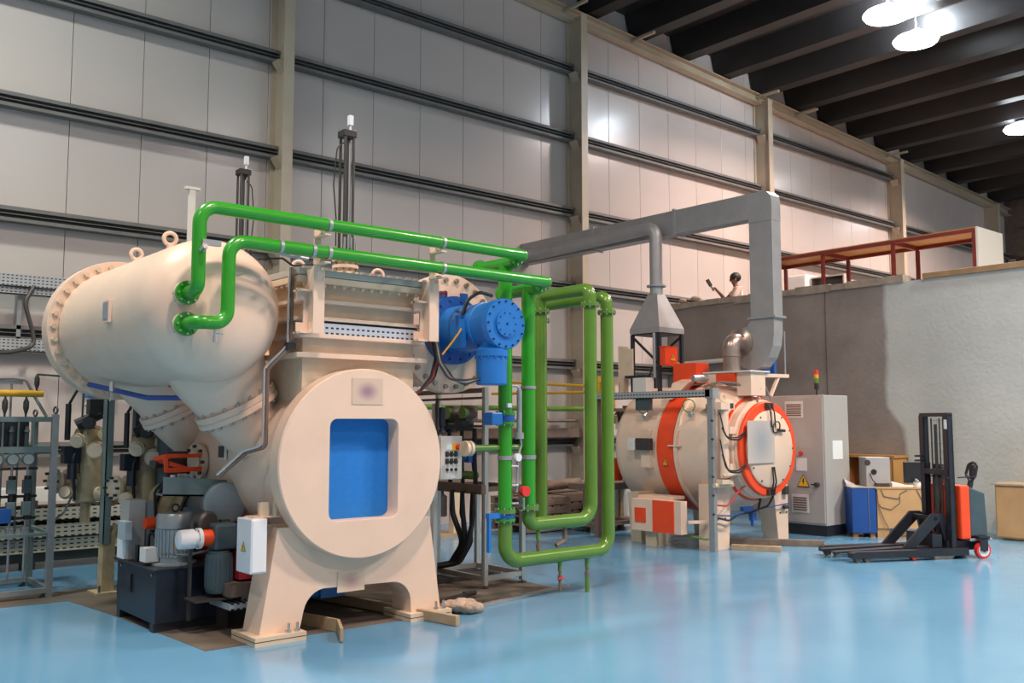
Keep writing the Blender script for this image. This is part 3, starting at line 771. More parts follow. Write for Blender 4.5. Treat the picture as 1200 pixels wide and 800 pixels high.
def loop_pipe(label, x, xr, ztop, zbot, zr, yrear, zval):
    t = thing('pipe_loop', label, 'pipe', (x, RY, 0), 'green pipe loops')
    # header along y behind the flange of the long pipe
    MB().cyl((x, 6.805, ztop), (x, 7.36, ztop), .062, 18).lathe((x, 7.34, ztop), (0, 1, 0), [(.09, 0), (.09, .03)], 20).build('header', 'green', t)
    MB().cyl((x, RY, ztop), (x, RY, zval), .068, 20).build('riser', 'green', t)
    # lower part: down, across, up, over and down again
    br = .17
    MB().tube([(x, RY, zval), (x, RY, zbot), (xr, RY, zbot), (xr, RY, zr-.17)], .068, 20, [br, br], 10).build('bottom_bend', 'olive', t)
    MB().tube([(xr, RY, zr-.17), (xr, RY, zr), (xr, yrear, zr), (xr, yrear, zr-.17)], .066, 20, [.15, .15], 10).build('top_bend', 'olive', t)
    MB().cyl((xr, yrear, zr-.17), (xr, yrear, .62), .066, 16).build('rear_leg', 'olive', t)
    flange((xr, RY, zr-.17), (0, 0, 1), .10, .035, 'olive', t)
    flange((xr, yrear, zr-.17), (0, 0, 1), .10, .035, 'olive', t)
    flange((x, RY, zval), (0, 0, 1), .105, .035, 'olive', t)
    return t
A = loop_pipe('outer green pipe loop with two blue valves, lowest bend nearest the floor', 5.837, 7.25, 3.255, .40, 3.06, 8.0, .875)
B = loop_pipe('inner green pipe loop without valves, its bend above the outer one', 6.135, 7.0, 3.03, .73, 3.12, 7.73, .895)
# valves on the outer riser
for z, lever in ((1.757, False), (.842, True)):
    flange((5.837, RY, z+.045), (0, 0, 1), .10, .024, 'green', A)
    flange((5.837, RY, z-.045), (0, 0, 1), .10, .024, 'green', A)
    v = MB().lathe((5.837, RY, z-.03), (0, 0, 1), [(.092, 0), (.092, .06)], 28).build('butterfly_valve', 'blue2', A)
    if lever:
        MB().bar((5.75, RY-.02, z), (5.58, RY-.05, z+.005), .045, .05).bar((5.60, RY-.05, z+.03), (5.60, RY-.05, z-.33), .03, .035).build('lever', 'blue', v, smooth=False)
        MB().bolts((5.837, RY, z), (0, 0, 1), .085, 6, .014, .05).build('studs', 'blue', v, stuff=True)
    else:
        MB().box(5.60, 5.735, RY-.09, RY+.05, z-.065, z+.055).cyl((5.73, RY-.02, z), (5.77, RY-.02, z), .03, 10).build('actuator', 'blue', v, bevel=.012, smooth=False)
clamp((5.837, RY, 1.38), (0, 0, 1), .068, A, .04); clamp((6.135, RY, 1.38), (0, 0, 1), .068, B, .04); clamp((6.135, RY, 2.06), (0, 0, 1), .068, B, .03)
# sensor branch between the risers
MB().tube([(5.89, RY-.03, 2.07), (5.96, RY-.06, 2.07), (5.97, RY-.06, 1.62), (5.99, RY-.06, 1.5), (5.95, RY-.06, 1.40), (5.93, RY-.06, 1.05)], .012, 8, .04).build('impulse_line', 'galv', A)
MB().cyl((5.965, RY-.06, 2.03), (5.965, RY-.06, 1.62), .026, 12).lathe((5.965, RY-.06, 1.56), (0, 0, 1), [(.045, 0), (.045, .06)], 12).build('filter', 'galv', A)
MB().cyl((5.93, RY-.06, 1.385), (5.93, RY-.095, 1.385), .038, 16).build('gauge', 'white', A)
MB().cyl((6.02, RY-.05, 1.06), (6.02, RY-.10, 1.06), .05, 14).build('red_handwheel', 'red', A)
MB().cyl((6.02, RY-.06, 1.0), (6.02, RY-.06, .88), .012, 8).build('stem', 'steel', A)
MB().box(5.80, 5.85, RY-.085, RY-.06, 1.86, 1.90).build('tag_plate', 'white', A, smooth=False)
for z in (1.3, 1.12, .95): MB().cyl((5.88, RY-.05, z), (5.93, RY-.09, z), .013, 8).build('test_cock', 'steel', A)
# drains
def drain(t, x, z, L, m='olive', handle=True):
    MB().cyl((x, RY, z), (x, RY, z-.10), .022, 10).build('drain_stub', m, t)
    MB().cyl((x, RY, z-.10), (x, RY, z-L), .014, 8).lathe((x, RY, z-.14), (0, 0, -1), [(.022, 0), (.022, .05)], 8).build('drain_cock', 'brown', t)
    if handle: MB().bar((x-.04, RY-.02, z-.17), (x+.04, RY-.02, z-.16), .012, .014).build('handle', 'red', t, smooth=False)
drain(A, 6.55, .345, .30)
drain(A, 6.93, .345, .20, handle=False)
MB().cyl((6.93, RY, .16), (6.93, RY, .0), .022, 10).build('drain_hose', 'olive', A)
drain(B, 6.26, .67, .26, handle=False)
MB().cyl((6.62, RY, .68), (6.62, RY, .60), .022, 10).tube([(6.62, RY, .6), (6.62, RY, .54), (6.50, RY, .50)], .024, 8, .03).build('drain_cock', 'brown', B)
# small green branch to the flange beside the control box
MB().cyl((5.46, 7.0, 1.475), (5.80, 6.98, 1.475), .034, 14).build('branch', 'olive', A)
MB().cyl((5.90, 7.0, 1.475), (6.08, 7.0, 1.475), .034, 14).build('branch', 'olive', A)
f = MB().lathe((5.42, 7.0, 1.475), (1, 0, 0), [(.05, -.05), (.072, -.049), (.072, -.015), (.045, -.014), (.045, 0), (.072, .001), (.072, .03), (.04, .031)], 24).build('branch_flange', 'cream2', A)
MB().bolts((5.45, 7.0, 1.475), (1, 0, 0), .057, 8, .010, .02).build('bolts', 'iron', f, stuff=True)
bp = tag(MB().tube([(6.0, 12.55, 1.98), (12.4, 12.55, 1.98)], .045, 10).build('wall_pipe', 'olive'), 'thin olive pipe running level along the wall girts', 'pipe')

# ================================================================== ALUMINIUM FRAME BEHIND THE PIPES
fr = thing('equipment_frame', 'aluminium profile frame hung with valves and black cables, behind the green pipes', 'frame', (6.3, 8.2, 0))
for x, y, h in ((6.25, 7.78, 2.09), (6.81, 7.83, 1.0), (6.25, 8.62, 2.05), (6.81, 8.62, 1.0)):
    p = MB().box(x-.025, x+.025, y-.025, y+.025, .03, h).box(x-.03, x-.025, y-.008, y+.008, .03, h).build('post', 'alu', fr, smooth=False)
    MB().cyl((x, y, 0), (x, y, .012), .045, 12).cyl((x, y, .012), (x, y, .05), .01, 8).build('levelling_foot', 'iron', p)
for z in (.10, 1.02):
    for a, c in (((6.25, 7.78), (6.81, 7.83)), ((6.25, 8.62), (6.81, 8.62)), ((6.25, 7.8), (6.25, 8.6)), ((6.81, 7.85), (6.81, 8.6))):
        MB().bar((*a, z), (*c, z), .04, .05).build('rail', 'alu' if z < .5 else 'brown', fr, smooth=False)
for z, m in ((2.06, 'brown'), (1.98, 'brown'), (1.68, 'brown')):
    MB().bar((6.25, 7.78, z), (6.22, 9.6, z-.01), .035, .05 if z > 2 else .025).build('rail', m, fr, smooth=False)
MB().bar((6.2, 7.74, 1.02), (6.15, 9.4, 1.03), .06, .10).build('shelf_beam', 'brown', fr, smooth=False)
MB().cyl((6.22, 7.9, 1.16), (6.2, 9.3, 1.17), .045, 10).build('header_pipe', 'olive', fr)
# valve blocks and black hoses
for i, (y, z) in enumerate(((7.95, 1.82), (8.02, 1.72), (8.22, 1.82), (8.3, 1.70), (8.9, 1.75), (9.2, 1.8))):
    v = MB().cyl((6.10, y, z), (6.24, y, z), .055, 12).box(6.14, 6.30, y+.02, y+.12, z-.09, z+.08).build('valve_block', 'iron' if i % 2 else 'brown', fr)
    MB().cyl((6.07, y, z), (6.10, y, z), .062, 14).build('handwheel', 'olive' if i % 2 == 0 else 'dark', v)
for k in range(9):
    y = 7.86+.075*k; x = 6.18+.05*(k % 3)
    MB().tube([(x, y, 1.66), (x, y+.02*sin(k), 1.3), (x+.02, y, 1.03)], .018, 7, .1).build('hose', 'dark', fr)
for k in range(9):
    y = 7.84+.06*k; x = 6.14+.04*(k % 3)
    MB().tube([(x, y, 1.0), (x+.02*sin(k*2), y, .75), (x+.03, 7.98+.015*k, .45), (x+.02, 8.15+.02*k, .22), (x-.05, 8.5+.02*k, .14), (x-.1, 8.95, .12)], .02, 7, .12).build('hose', 'dark', fr)
for y, z in ((7.92, 1.35), (8.1, 1.38), (8.3, 1.36), (8.5, 1.3)):
    MB().box(6.1, 6.2, y-.05, y+.05, z-.05, z+.05).cyl((6.07, y, z), (6.1, y, z), .03, 10).build('solenoid', 'blue2' if y < 8.2 else 'iron', fr)
box(5.9, 6.15, 8.5, 8.58, .12, .22).build('offcut', 'wood', fr, smooth=False)
box(5.75, 6.9, 8.3, 9.1, .004, .05).build('bottom_tray', 'iron', fr, smooth=False)

# control pendant on its own post
cb = thing('control_box', 'white push-button control box with red emergency stop beside the round door', 'control box', (5.5, 7.42, 0))
MB().box(5.345, 5.39, 7.44, 7.48, .02, 1.9).box(5.28, 5.46, 7.36, 7.56, 0, .02).build('post', 'alu', cb, smooth=False)
cbx = MB().box(5.37, 5.625, 7.36, 7.46, 1.17, 1.585).build('housing', 'offwhite', cb, bevel=.008, smooth=False)
box(5.50, 5.59, 7.352, 7.36, 1.45, 1.515).build('stop_plate', 'signy', cbx, smooth=False)
MB().cyl((5.565, 7.352, 1.48), (5.565, 7.31, 1.48), .026, 14).build('emergency_stop', 'red', cb)
box(5.43, 5.50, 7.354, 7.36, 1.455, 1.505).build('label_plate', 'paper', cbx, smooth=False)
for i in range(3):
    for j in range(2):
        x = 5.44+.052*i; z = 1.41-.07*j
        MB().cyl((x, 7.352, z), (x, 7.335, z), .015, 10).box(x-.02, x+.02, 7.354, 7.36, z-.02, z+.03).build('selector_switch', 'iron', cbx)
    MB().cyl((5.44+.052*i, 7.36, 1.265), (5.44+.052*i, 7.345, 1.265), .014, 10).build('push_button', 'dark', cbx)
for x in (5.49, 5.525): MB().cyl((x, 7.353, 1.19), (x, 7.36, 1.19), .015, 10).build('cable_gland', 'paper', cbx)
MB().box(5.36, 5.375, 7.40, 7.44, 1.585, 1.95).box(5.36, 5.46, 7.40, 7.44, 1.6, 1.62).build('bracket', 'iron', cb, smooth=False)
MB().lathe((5.42, 7.42, 1.62), (0, 0, 1), [(.035, 0), (.02, .04), (.02, .06), (.036, .07), (.036, .24), (.0, .25)], 14).build('beacon', 'navy', cb)
wb = thing('cable_cabinet', 'narrow white cabinet on the floor, half hidden behind the round door', 'cabinet', (5.33, 7.68, 0))
box(5.22, 5.44, 7.62, 7.76, .36, .98).build('body', 'white', wb, bevel=.006, smooth=False)
box(5.235, 5.425, 7.612, 7.62, .375, .965).build('door', 'white', wb, smooth=False)
for x in (5.24, 5.40): box(x, x+.025, 7.68, 7.71, 0, .36).build('leg', 'iron', wb, smooth=False)

# ================================================================== HYDRAULIC POWER PACK
pp = thing('hydraulic_power_pack', 'black oil tank with a grey upright motor, on the floor left of the furnace', 'power pack', (3.2, 8.35, 0))
oil = MB().box(2.87, 3.72, 7.87, 8.82, .07, .50).build('oil_tank', 'navy', pp, bevel=.006, smooth=False)
box(2.84, 3.75, 7.84, 8.85, .50, .515).build('tank_lid', 'black', pp, bevel=.003, smooth=False)
for y in (7.9, 8.72): box(2.87, 3.72, y, y+.08, 0, .07).build('skid', 'black', pp, smooth=False)
MB().cyl((2.866, 8.45, .40), (2.866, 8.45, .27), .018, 10).box(2.855, 2.87, 8.43, 8.47, .26, .41).build('sight_glass', 'screen', oil)
for y in (7.95, 8.7): MB().cyl((2.868, y, .46), (2.858, y, .46), .012, 8).build('bolt', 'steel', oil)
mo = MB().lathe((3.11, 8.12, .515), (0, 0, 1), [(.185, 0), (.185, .018), (.13, .02), (.13, .06), (.142, .065), (.142, .30)], 28).build('motor', 'motorgrey', pp)
b = MB()
for k in range(28):
    a = 2*pi*k/28; p = V(3.11, 8.12, 0); d = V(cos(a), sin(a), 0)
    b.bar(p+d*.14+V(0, 0, .60), p+d*.158+V(0, 0, .60), .006, .16) if False else b.hexa(
        [p+d*.138+V(-d.y, d.x, 0)*-.003+V(0, 0, .585), p+d*.16+V(-d.y, d.x, 0)*-.003+V(0, 0, .585), p+d*.16+V(-d.y, d.x, 0)*.003+V(0, 0, .585), p+d*.138+V(-d.y, d.x, 0)*.003+V(0, 0, .585)],
        [p+d*.138+V(-d.y, d.x, 0)*-.003+V(0, 0, .81), p+d*.16+V(-d.y, d.x, 0)*-.003+V(0, 0, .81), p+d*.16+V(-d.y, d.x, 0)*.003+V(0, 0, .81), p+d*.138+V(-d.y, d.x, 0)*.003+V(0, 0, .81)])
b.build('cooling_fins', 'motorgrey', mo, stuff=True)
MB().lathe((3.11, 8.12, .82), (0, 0, 1), [(.155, 0), (.155, .10), (.14, .125), (0, .13)], 28).build('fan_cowl', 'galv', mo)
MB().prism([(3.05, .66), (3.10, .66), (3.10, .76), (3.05, .76)], 'Y', 7.95, 7.962).build('yellow_plate', 'signy', mo, smooth=False)
MB().ring((3.11, 8.12, .985), (0, 1, 0), .03, .009, 14, 6).build('lifting_eye', 'iron', mo)
MB().box(2.86, 2.97, 8.10, 8.24, .545, .66).cyl((2.97, 8.14, .60), (3.0, 8.14, .60), .03, 10).build('terminal_box', 'offwhite', pp)
MB().tube([(2.98, 8.05, .62), (3.15, 7.93, .60), (3.35, 7.9, .63), (3.45, 7.95, .66)], .012, 7, .1).build('cable', 'wire', pp)
vb = MB().box(2.87, 3.02, 8.58, 8.80, .515, 1.03).build('control_cabinet', 'cabgrey', pp, bevel=.006, smooth=False)
box(3.02, 3.12, 8.60, 8.80, .515, 1.01).build('cabinet_back', 'grey', pp, smooth=False)
box(2.80, 2.868, 8.46, 8.64, .70, .86).build('card_cover', 'motorgrey', pp, bevel=.006, smooth=False)
box(2.845, 2.87, 8.6, 8.78, .52, .72).build('cabinet_cover', 'white', pp, bevel=.004, smooth=False)
MB().cyl((2.95, 8.40, .84), (3.06, 8.40, .84), .05, 14).build('filler_cap', 'orange', pp)
MB().cyl((2.90, 8.42, .515), (2.90, 8.42, .66), .02, 8).tube([(3.0, 8.45, .52), (3.0, 8.42, .75), (3.1, 8.4, .8), (3.15, 8.5, .55)], .014, 7, .06).tube([(3.05, 8.4, .52), (3.04, 8.36, .7), (3.0, 8.4, .78)], .012, 7, .04).build('oil_lines', 'dark', pp)
MB().box(3.18, 3.30, 8.35, 8.6, .515, .75).cyl((3.24, 8.45, .75), (3.24, 8.45, .92), .05, 12).build('valve_block', 'iron', pp)

gm = thing('gear_motor', 'blue-grey gear motor with white pump head and orange coupling, left of the switch box', 'motor', (3.25, 7.66, .1))
MB().lathe((2.94, 7.62, .77), (1, 0, 0), [(.055, 0), (.075, .01), (.08, .04), (.08, .13), (.06, .135), (.06, .16), (.085, .161), (.085, .19), (.05, .191)], 20).build('pump_head', 'white', gm)
MB().bolts((3.13, 7.62, .77), (-1, 0, 0), .072, 6, .01, .03).build('pump_bolts', 'iron', gm, stuff=True)
MB().lathe((3.13, 7.62, .77), (1, 0, 0), [(.062, 0), (.066, .01), (.066, .085), (.062, .095)], 20).build('coupling', 'orange', gm)
MB().box(3.225, 3.42, 7.54, 7.72, .67, .88).build('gearbox', 'tealgrey', gm, bevel=.02, smooth=False)
m2 = MB().lathe((3.30, 7.63, .66), (0, 0, -1), [(.09, 0), (.09, .02), (.108, .025), (.108, .31), (.10, .34), (.06, .36), (0, .36)], 24).build('motor', 'tealgrey', gm)
b = MB()
for k in range(20):
    a = 2*pi*k/20; p = V(3.30+.108*cos(a), 7.63+.108*sin(a), 0)
    b.cyl(p+V(0, 0, .36), p+V(0, 0, .60), .006, 5)
b.build('cooling_fins', 'tealgrey', m2, stuff=True)
MB().lathe((3.20, 7.80, .88), (.3, -1, 0), [(.10, 0), (.10, .1), (.08, .12), (0, .12)], 20).build('blower', 'iron', gm)
box(3.06, 3.42, 7.5, 7.75, .27, .285).box(3.08, 3.1, 7.7, 7.74, .1, .9).box(3.34, 3.42, 7.70, 7.75, 0.0, .9).build('mounting_bracket', 'iron', gm, smooth=False)

# ================================================================== VACUUM PUMPS BEHIND THE TANK
def vac_pump(label, x, y, z, s, big):
    t = thing('vacuum_pump', label, 'pump', (x, y, z-.75*s))
    MB().lathe((x, y, z-.12*s), (0, 0, 1), [(.10*s, -.42*s), (.13*s, -.40*s), (.15*s, -.15*s), (.16*s, .25*s), (.12*s, .36*s), (0, .40*s)], 22).build('body', 'brass', t)
    MB().lathe((x-.12*s, y-.02, z-.30*s), (-1, -.3, 0), [(.09*s, 0), (.13*s, .05*s), (.13*s, .08*s), (.07*s, .085*s), (.07*s, .2*s), (.13*s, .201*s), (.13*s, .24*s), (0, .241*s)], 18).build('inlet_flange', 'cream2', t)
    MB().bolts((x-.36*s, y-.09*s, z-.30*s), (-1, -.3, 0), .105*s, 8, .016*s, .03).build('bolts', 'iron', t, stuff=True)
    MB().lathe((x+.1*s, y-.1, z-.45*s), (.6, -1, .1), [(.08*s, 0), (.08*s, .14*s), (.14*s, .141*s), (.14*s, .18*s), (.09*s, .181*s), (.06*s, .25*s)], 18).build('outlet', 'cream2', t)
    MB().lathe((x, y, z+.25*s), (.3, .1, 1), [(.13*s, 0), (.13*s, .03*s), (.06*s, .031*s), (.06*s, .22*s), (.11*s, .221*s), (.11*s, .26*s), (0, .261*s)], 16).build('top_port', 'cream2', t)
    MB().cyl((x-.15*s, y-.1*s, z+.28*s), (x+.08*s, y-.15*s, z+.40*s), .06*s, 10).box(x-.05*s, x+.09*s, y-.2*s, y-.08*s, z+.38*s, z+.55*s).cyl((x-.22*s, y-.05, z+.12*s), (x-.22*s, y-.05, z+.5*s), .03*s, 8).build('angle_valve', 'dark', t)
    MB().tube([(x-.2*s, y, z+.5*s), (x-.1*s, y-.1, z+.75*s), (x+.1*s, y-.12, z+.7*s), (x+.15*s, y-.1, z+.3*s)], .014, 7, .1).tube([(x-.05*s, y-.12, z+.15*s), (x-.2*s, y-.2, z-.05*s), (x-.15*s, y-.15, z-.5*s)], .014, 7, .1).build('hose', 'dark', t)
    MB().box(x-.28*s, x-.12*s, y-.2*s, y-.05*s, z-.12*s, z+.06*s).cyl((x-.2*s, y-.2*s, z-.28*s), (x-.2*s, y-.2*s, z-.12*s), .05*s, 10).build('motor_box', 'navy', t)
    for q, (dx, dy, dz, r, m) in enumerate(((-.16, -.22, .12, .05, 'cream2'), (.02, -.24, .02, .06, 'cream2'), (-.05, -.2, .30, .045, 'dark'), (.12, -.2, .18, .05, 'brass'), (-.24, -.16, -.42, .045, 'cream2'))):
        c = V(x+dx*s, y+dy*s, z+dz*s)
        vv = MB().lathe(c, (-.5, -1, .1*q-.2), [(r*.6, -.15), (r*.6, 0), (r*1.5, .001), (r*1.5, .025), (r*.5, .026), (r*.5, .06), (r*1.2, .061), (r*1.2, .085), (0, .086)], 14).build('valve_port', m, t)
    # support that ties the pump to the furnace undercarriage
    MB().bar((x, y, z-.50*s), (x+.5, y-.25, z-.50*s), .06, .06).cyl((x, y, z-.75*s), (x, y, z-.5*s), .05*s, 10).build('support_arm', 'brass', t, smooth=False)
    return t
vac_pump('aged cream vacuum pump with black valves, left of the grey channel post', 3.05, 10.45, 1.42, .98, True)
vac_pump('aged cream vacuum pump with bolted flanges, right of the grey channel post under the tank', 3.33, 9.55, 1.36, .9, False)
t = thing('valve_stack', 'dark upright valve stack under the tank between pumps and cone necks', 'valve', (3.55, 9.3, .4))
MB().lathe((3.48, 9.25, .4), (0, 0, 1), [(.16, 0), (.16, .3), (.12, .5), (.12, .9), (.2, .901), (.2, .95), (.13, .951), (.13, 1.2)], 20).build('body', 'tealgrey', t)
MB().lathe((3.30, 8.85, 1.02), (-.4, -1, 0), [(.10, -.3), (.10, .05), (.15, .051), (.15, .09), (0, .091)], 18).build('port', 'brass', t)
MB().tube([(3.2, 8.9, .6), (3.15, 8.8, .9), (3.25, 8.75, 1.2), (3.4, 8.8, 1.3)], .02, 7, .1).tube([(3.3, 8.7, .55), (3.28, 8.6, .8), (3.4, 8.6, 1.05)], .02, 7, .1).tube([(3.25, 8.6, 1.28), (3.1, 8.6, 1.1), (3.12, 8.6, .8)], .014, 7, .08).build('hoses', 'dark', t)
MB().box(3.2, 3.4, 8.6, 8.8, 1.25, 1.45).cyl((3.18, 8.68, 1.34), (3.1, 8.66, 1.34), .04, 10).build('actuator', 'iron', t)
MB().box(3.45, 3.62, 9.05, 9.12, 1.62, 1.95).build('cable_box', 'grey', t, smooth=False)

# ================================================================== GAS PANEL RACK AT THE LEFT EDGE
gr = thing('gas_panel_rack', 'grey-green floor rack with gauges, valves and thin pipes at the left edge', 'rack', (2.2, 10.6, 0))
for x, y, h in ((2.66, 10.2, 1.80), (2.68, 11.05, 1.78), (1.35, 10.2, 1.80), (1.35, 11.05, 1.78)):
    p = box(x-.03, x+.03, y-.03, y+.03, 0, h).build('post', 'galv' if y < 11 else 'rackgrey', gr, smooth=False)
    MB().ring((x, y, h+.04), (1, .3, 0), .033, .010, 14, 6).build('lifting_eye', 'iron', p)
    MB().prism([(x-.10, 0), (x+.02, 0), (x+.02, .10)], 'Y', y-.01, y+.01).build('gusset', 'iron', p, smooth=False)
for z, w in ((1.75, .05), (1.45, .06), (.07, .05), (.62, .03)):
    for y in (10.2, 11.05): MB().bar((1.35, y, z), (2.66, y, z), .04, w).build('rail', 'rackgrey' if z > .1 else 'galv', gr, smooth=False)
    MB().bar((2.66, 10.2, z), (2.68, 11.05, z), .04, w).build('rail', 'rackgrey', gr, smooth=False)
box(1.38, 2.60, 10.95, 10.98, 1.47, 1.74).build('panel', 'screen', gr, smooth=False)
for i in range(7):
    x = 2.52-.145*i
    g = MB().cyl((x, 10.62, 1.345), (x, 10.57, 1.345), .062, 18).build('gauge', 'rackgrey', gr)
    MB().cyl((x, 10.569, 1.345), (x, 10.566, 1.345), .05, 18).build('dial', 'offwhite', g)
    MB().cyl((x, 10.6, 1.28), (x, 10.6, .12), .012, 8).build('riser_tube', 'galv', gr)
    MB().cyl((x+.06, 10.66, 1.72), (x+.06, 10.66, .45), .010, 8).build('riser_tube', 'rackgrey', gr)
    for j, z in enumerate((1.08, .86)):
        v = MB().box(x-.045, x+.035, 10.53, 10.62, z-.08, z+.06).build('regulator', 'rackgrey' if (i+j) % 3 else 'tealgrey', gr, bevel=.008, smooth=False)
        MB().cyl((x, 10.57, z+.06), (x, 10.57, z+.10), .035, 10).build('cap', 'dark', v); MB().cyl((x, 10.57, z-.12), (x, 10.57, z-.08), .03, 10).build('cap', 'dark', v)
    MB().box(x-.03, x+.03, 10.56, 10.64, .58, .66).cyl((x, 10.54, .62), (x, 10.5, .62), .02, 8).build('ball_valve', 'steel', gr)
    MB().cyl((x+.05, 10.9, 1.62), (x+.05, 10.9, 1.47), .022, 8).lathe((x+.05, 10.9, 1.62), (0, 0, 1), [(.03, 0), (.012, .06)], 8).build('sensor', 'tealgrey', gr)
for z in (1.25, .97, .75): MB().cyl((1.4, 10.62, z), (2.62, 10.62, z), .014, 8).build('manifold', 'iron', gr)
MB().box(2.2, 2.36, 10.48, 10.58, .72, .86).build('blue_valve', 'blue2', gr, smooth=False)
MB().cyl((1.2, 10.3, 2.005), (2.56, 10.3, 2.005), .034, 12).build('yellow_pipe', 'yellow', gr)
for x in (2.22, 2.41): MB().cyl((x, 10.3, 2.005), (x, 10.3, 1.75), .010, 8).lathe((x, 10.3, 1.86), (0, 0, 1), [(.01, -.06), (.028, 0), (.028, .06), (.01, .1)], 8).build('needle_valve', 'iron', gr)
MB().cyl((2.5, 10.3, 2.0), (2.5, 10.3, 2.2), .010, 8).lathe((2.5, 10.3, 2.1), (0, 0, 1), [(.01, -.05), (.025, 0), (.025, .06), (.01, .1)], 8).tube([(2.5, 10.3, 2.2), (2.95, 10.3, 2.18), (2.95, 10.35, 1.2)], .010, 7, .03).build('thin_pipe', 'iron', gr)
MB().tube([(1.3, 10.4, 2.12), (2.3, 10.4, 2.16), (2.42, 10.4, 2.15), (2.52, 10.38, 1.95), (2.60, 10.3, 1.78)], .016, 8, .06).build('flexible_hose', 'wire', gr)
MB().box(1.3, 2.4, 10.42, 10.46, 2.10, 2.14).cyl((2.30, 10.44, 1.75), (2.30, 10.44, 2.12), .012, 8).build('hose_bar', 'galv', gr)
MB().tube([(2.69, 10.3, 1.42), (2.85, 10.3, 1.38), (2.93, 10.3, 1.1), (2.8, 10.3, .8), (2.68, 10.3, .72)], .012, 7, .1).build('cable', 'wire', gr)
hs = tag(MB().tube([(3.02, 12.76, 3.42), (2.90, 12.7, 3.2), (3.0, 12.68, 2.85), (3.03, 12.66, 2.66), (2.75, 12.6, 2.57), (2.0, 12.6, 2.50)], .026, 10, .2).build('cable_hose', 'iron'), 'thick grey cable drooping between the two perforated trays on the wall', 'cable')
# stacked perforated trays standing on the floor at the wall
fs = thing('floor_trays', 'three pale perforated cable trays stacked on low feet along the wall', 'cable tray', (2.5, 12.4, 0))
for i, z in enumerate((.56, .37, .20)):
    MB().box(-.5, 4.6, 12.15+.02*i, 12.165+.02*i, z, z+.15).box(-.5, 4.6, 12.15, 12.75, z, z+.012).box(-.5, 4.6, 12.735, 12.75, z, z+.15).build('tray', 'trayb', fs, smooth=False)
box(-.5, 4.6, 12.3, 12.7, .78, .94).build('trunking', 'offwhite', fs, smooth=False)
for x in (.0, 1.5, 3.0, 4.4): box(x-.03, x+.03, 12.2, 12.72, 0, .80).build('foot', 'iron', fs, smooth=False)
box(-.5, 4.6, 12.25, 12.7, .08, .18).build('lower_beam', 'iron', fs, smooth=False)
sg = thing('blue_box', 'small bright blue box high on the wall, half hidden by the tank flange', 'box', (3.8, 12.9, 2.1))
box(3.70, 4.15, 12.80, 12.93, 2.04, 2.38).build('body', 'blue', sg, bevel=.01, smooth=False)
box(3.72, 4.13, 12.79, 12.80, 2.06, 2.36).build('lid', 'blue', sg, smooth=False)
box(3.8, 4.05, 12.93, 13.1, 2.1, 2.3).build('bracket', 'galv', sg, smooth=False)

# ================================================================== MIDDLE BACKGROUND ALONG THE WALL
def pallet_stack(x, y, n, label):
    t = thing('pallet_pile', label, 'timber', (x, y, 0))
    for k in range(n):
        z = .02+.135*k
        for j in range(5):
            box(x+.0+.19*j, x+.14+.19*j, y, y+.9, z+.10, z+.122).build('plank', 'oldwood', t, smooth=False)
        for j in range(3):
            box(x, x+.95, y+.4*j, y+.4*j+.09, z, z+.10).build('bearer', 'oldwood', t, smooth=False)
    return t
pallet_stack(9.75, 11.1, 4, 'weathered wooden pallets piled by the wall, left pile behind the pipe loops')
pallet_stack(10.85, 11.4, 4, 'weathered wooden pallets piled by the wall, right pile behind the pipe loops')
for i, (x, z, r) in enumerate(((10.0, .65, .07), (10.35, .64, .06), (10.75, .68, .09), (11.05, .66, .06))):
    tag(MB().lathe((x-.1, 11.62+.05*i, z+.0), (1, .08, .02), [(0, 0), (r, .01), (r*.95, .8), (r, .9), (0, .91)], 12).build('timber_offcut', 'oldwood'),
        ('leftmost dark timber roll on the pallets', 'second dark timber roll from the left on the pallets', 'thickest dark timber roll on the pallets', 'rightmost dark timber roll on the pallets')[i], 'timber')
t = thing('white_cabinet', 'low white cabinet on the floor behind the right legs of the pipe loops', 'cabinet', (11.9, 11.2, 0))
box(11.45, 12.0, 11.0, 11.5, .03, .70).build('body', 'offwhite', t, bevel=.008, smooth=False)
box(11.44, 11.45, 11.03, 11.47, .06, .67).build('door', 'white', t, smooth=False)
t = thing('machine_stand', 'cream steel stand with orange guard, left of the small furnace', 'stand', (12.0, 10.6, 0))
for x, y in ((11.75, 10.55), (10.95, 10.55), (10.95, 11.0), (11.75, 11.0)): box(x-.04, x+.04, y-.04, y+.04, 0, .7).build('leg', 'brass', t, smooth=False)
box(10.6, 11.9, 10.5, 11.05, .66, .76).build('top', 'brown', t, smooth=False)
box(10.6, 11.9, 10.5, 11.05, .10, .16).build('shelf', 'brown', t, smooth=False)
for x0, x1 in ((10.62, 10.95), (11.0, 11.3)): box(x0, x1, 10.52, 10.56, .80, 1.16).build('guard', 'orange', t, smooth=False)
for q, (a, c, r, m) in enumerate((((11.30, 10.45, .76), (11.30, 10.45, 2.0), .045, 'brown'), ((11.42, 10.5, .76), (11.42, 10.5, 2.0), .05, 'galv'), ((11.10, 10.5, 1.78), (11.55, 10.5, 1.84), .07, 'brass'), ((11.2, 10.45, 1.55), (11.5, 10.45, 1.62), .055, 'brown'), ((11.15, 10.42, 1.25), (11.45, 10.42, 1.3), .06, 'iron'), ((11.2, 10.40, 1.42), (11.2, 10.40, 1.95), .03, 'dark'))):
    pq_ = MB().cyl(a, c, r, 12).build('pump_pipe', m, t)
    MB().lathe(a, Vector(c)-Vector(a), [(r*1.6, .1), (r*1.7, .105), (r*1.7, .135), (r, .136)], 14).build('pipe_flange', 'cream2' if q % 2 else 'brown', pq_)
box(11.12, 11.3, 10.38, 10.5, 1.62, 1.74).build('sensor_head', 'offwhite', t, smooth=False)
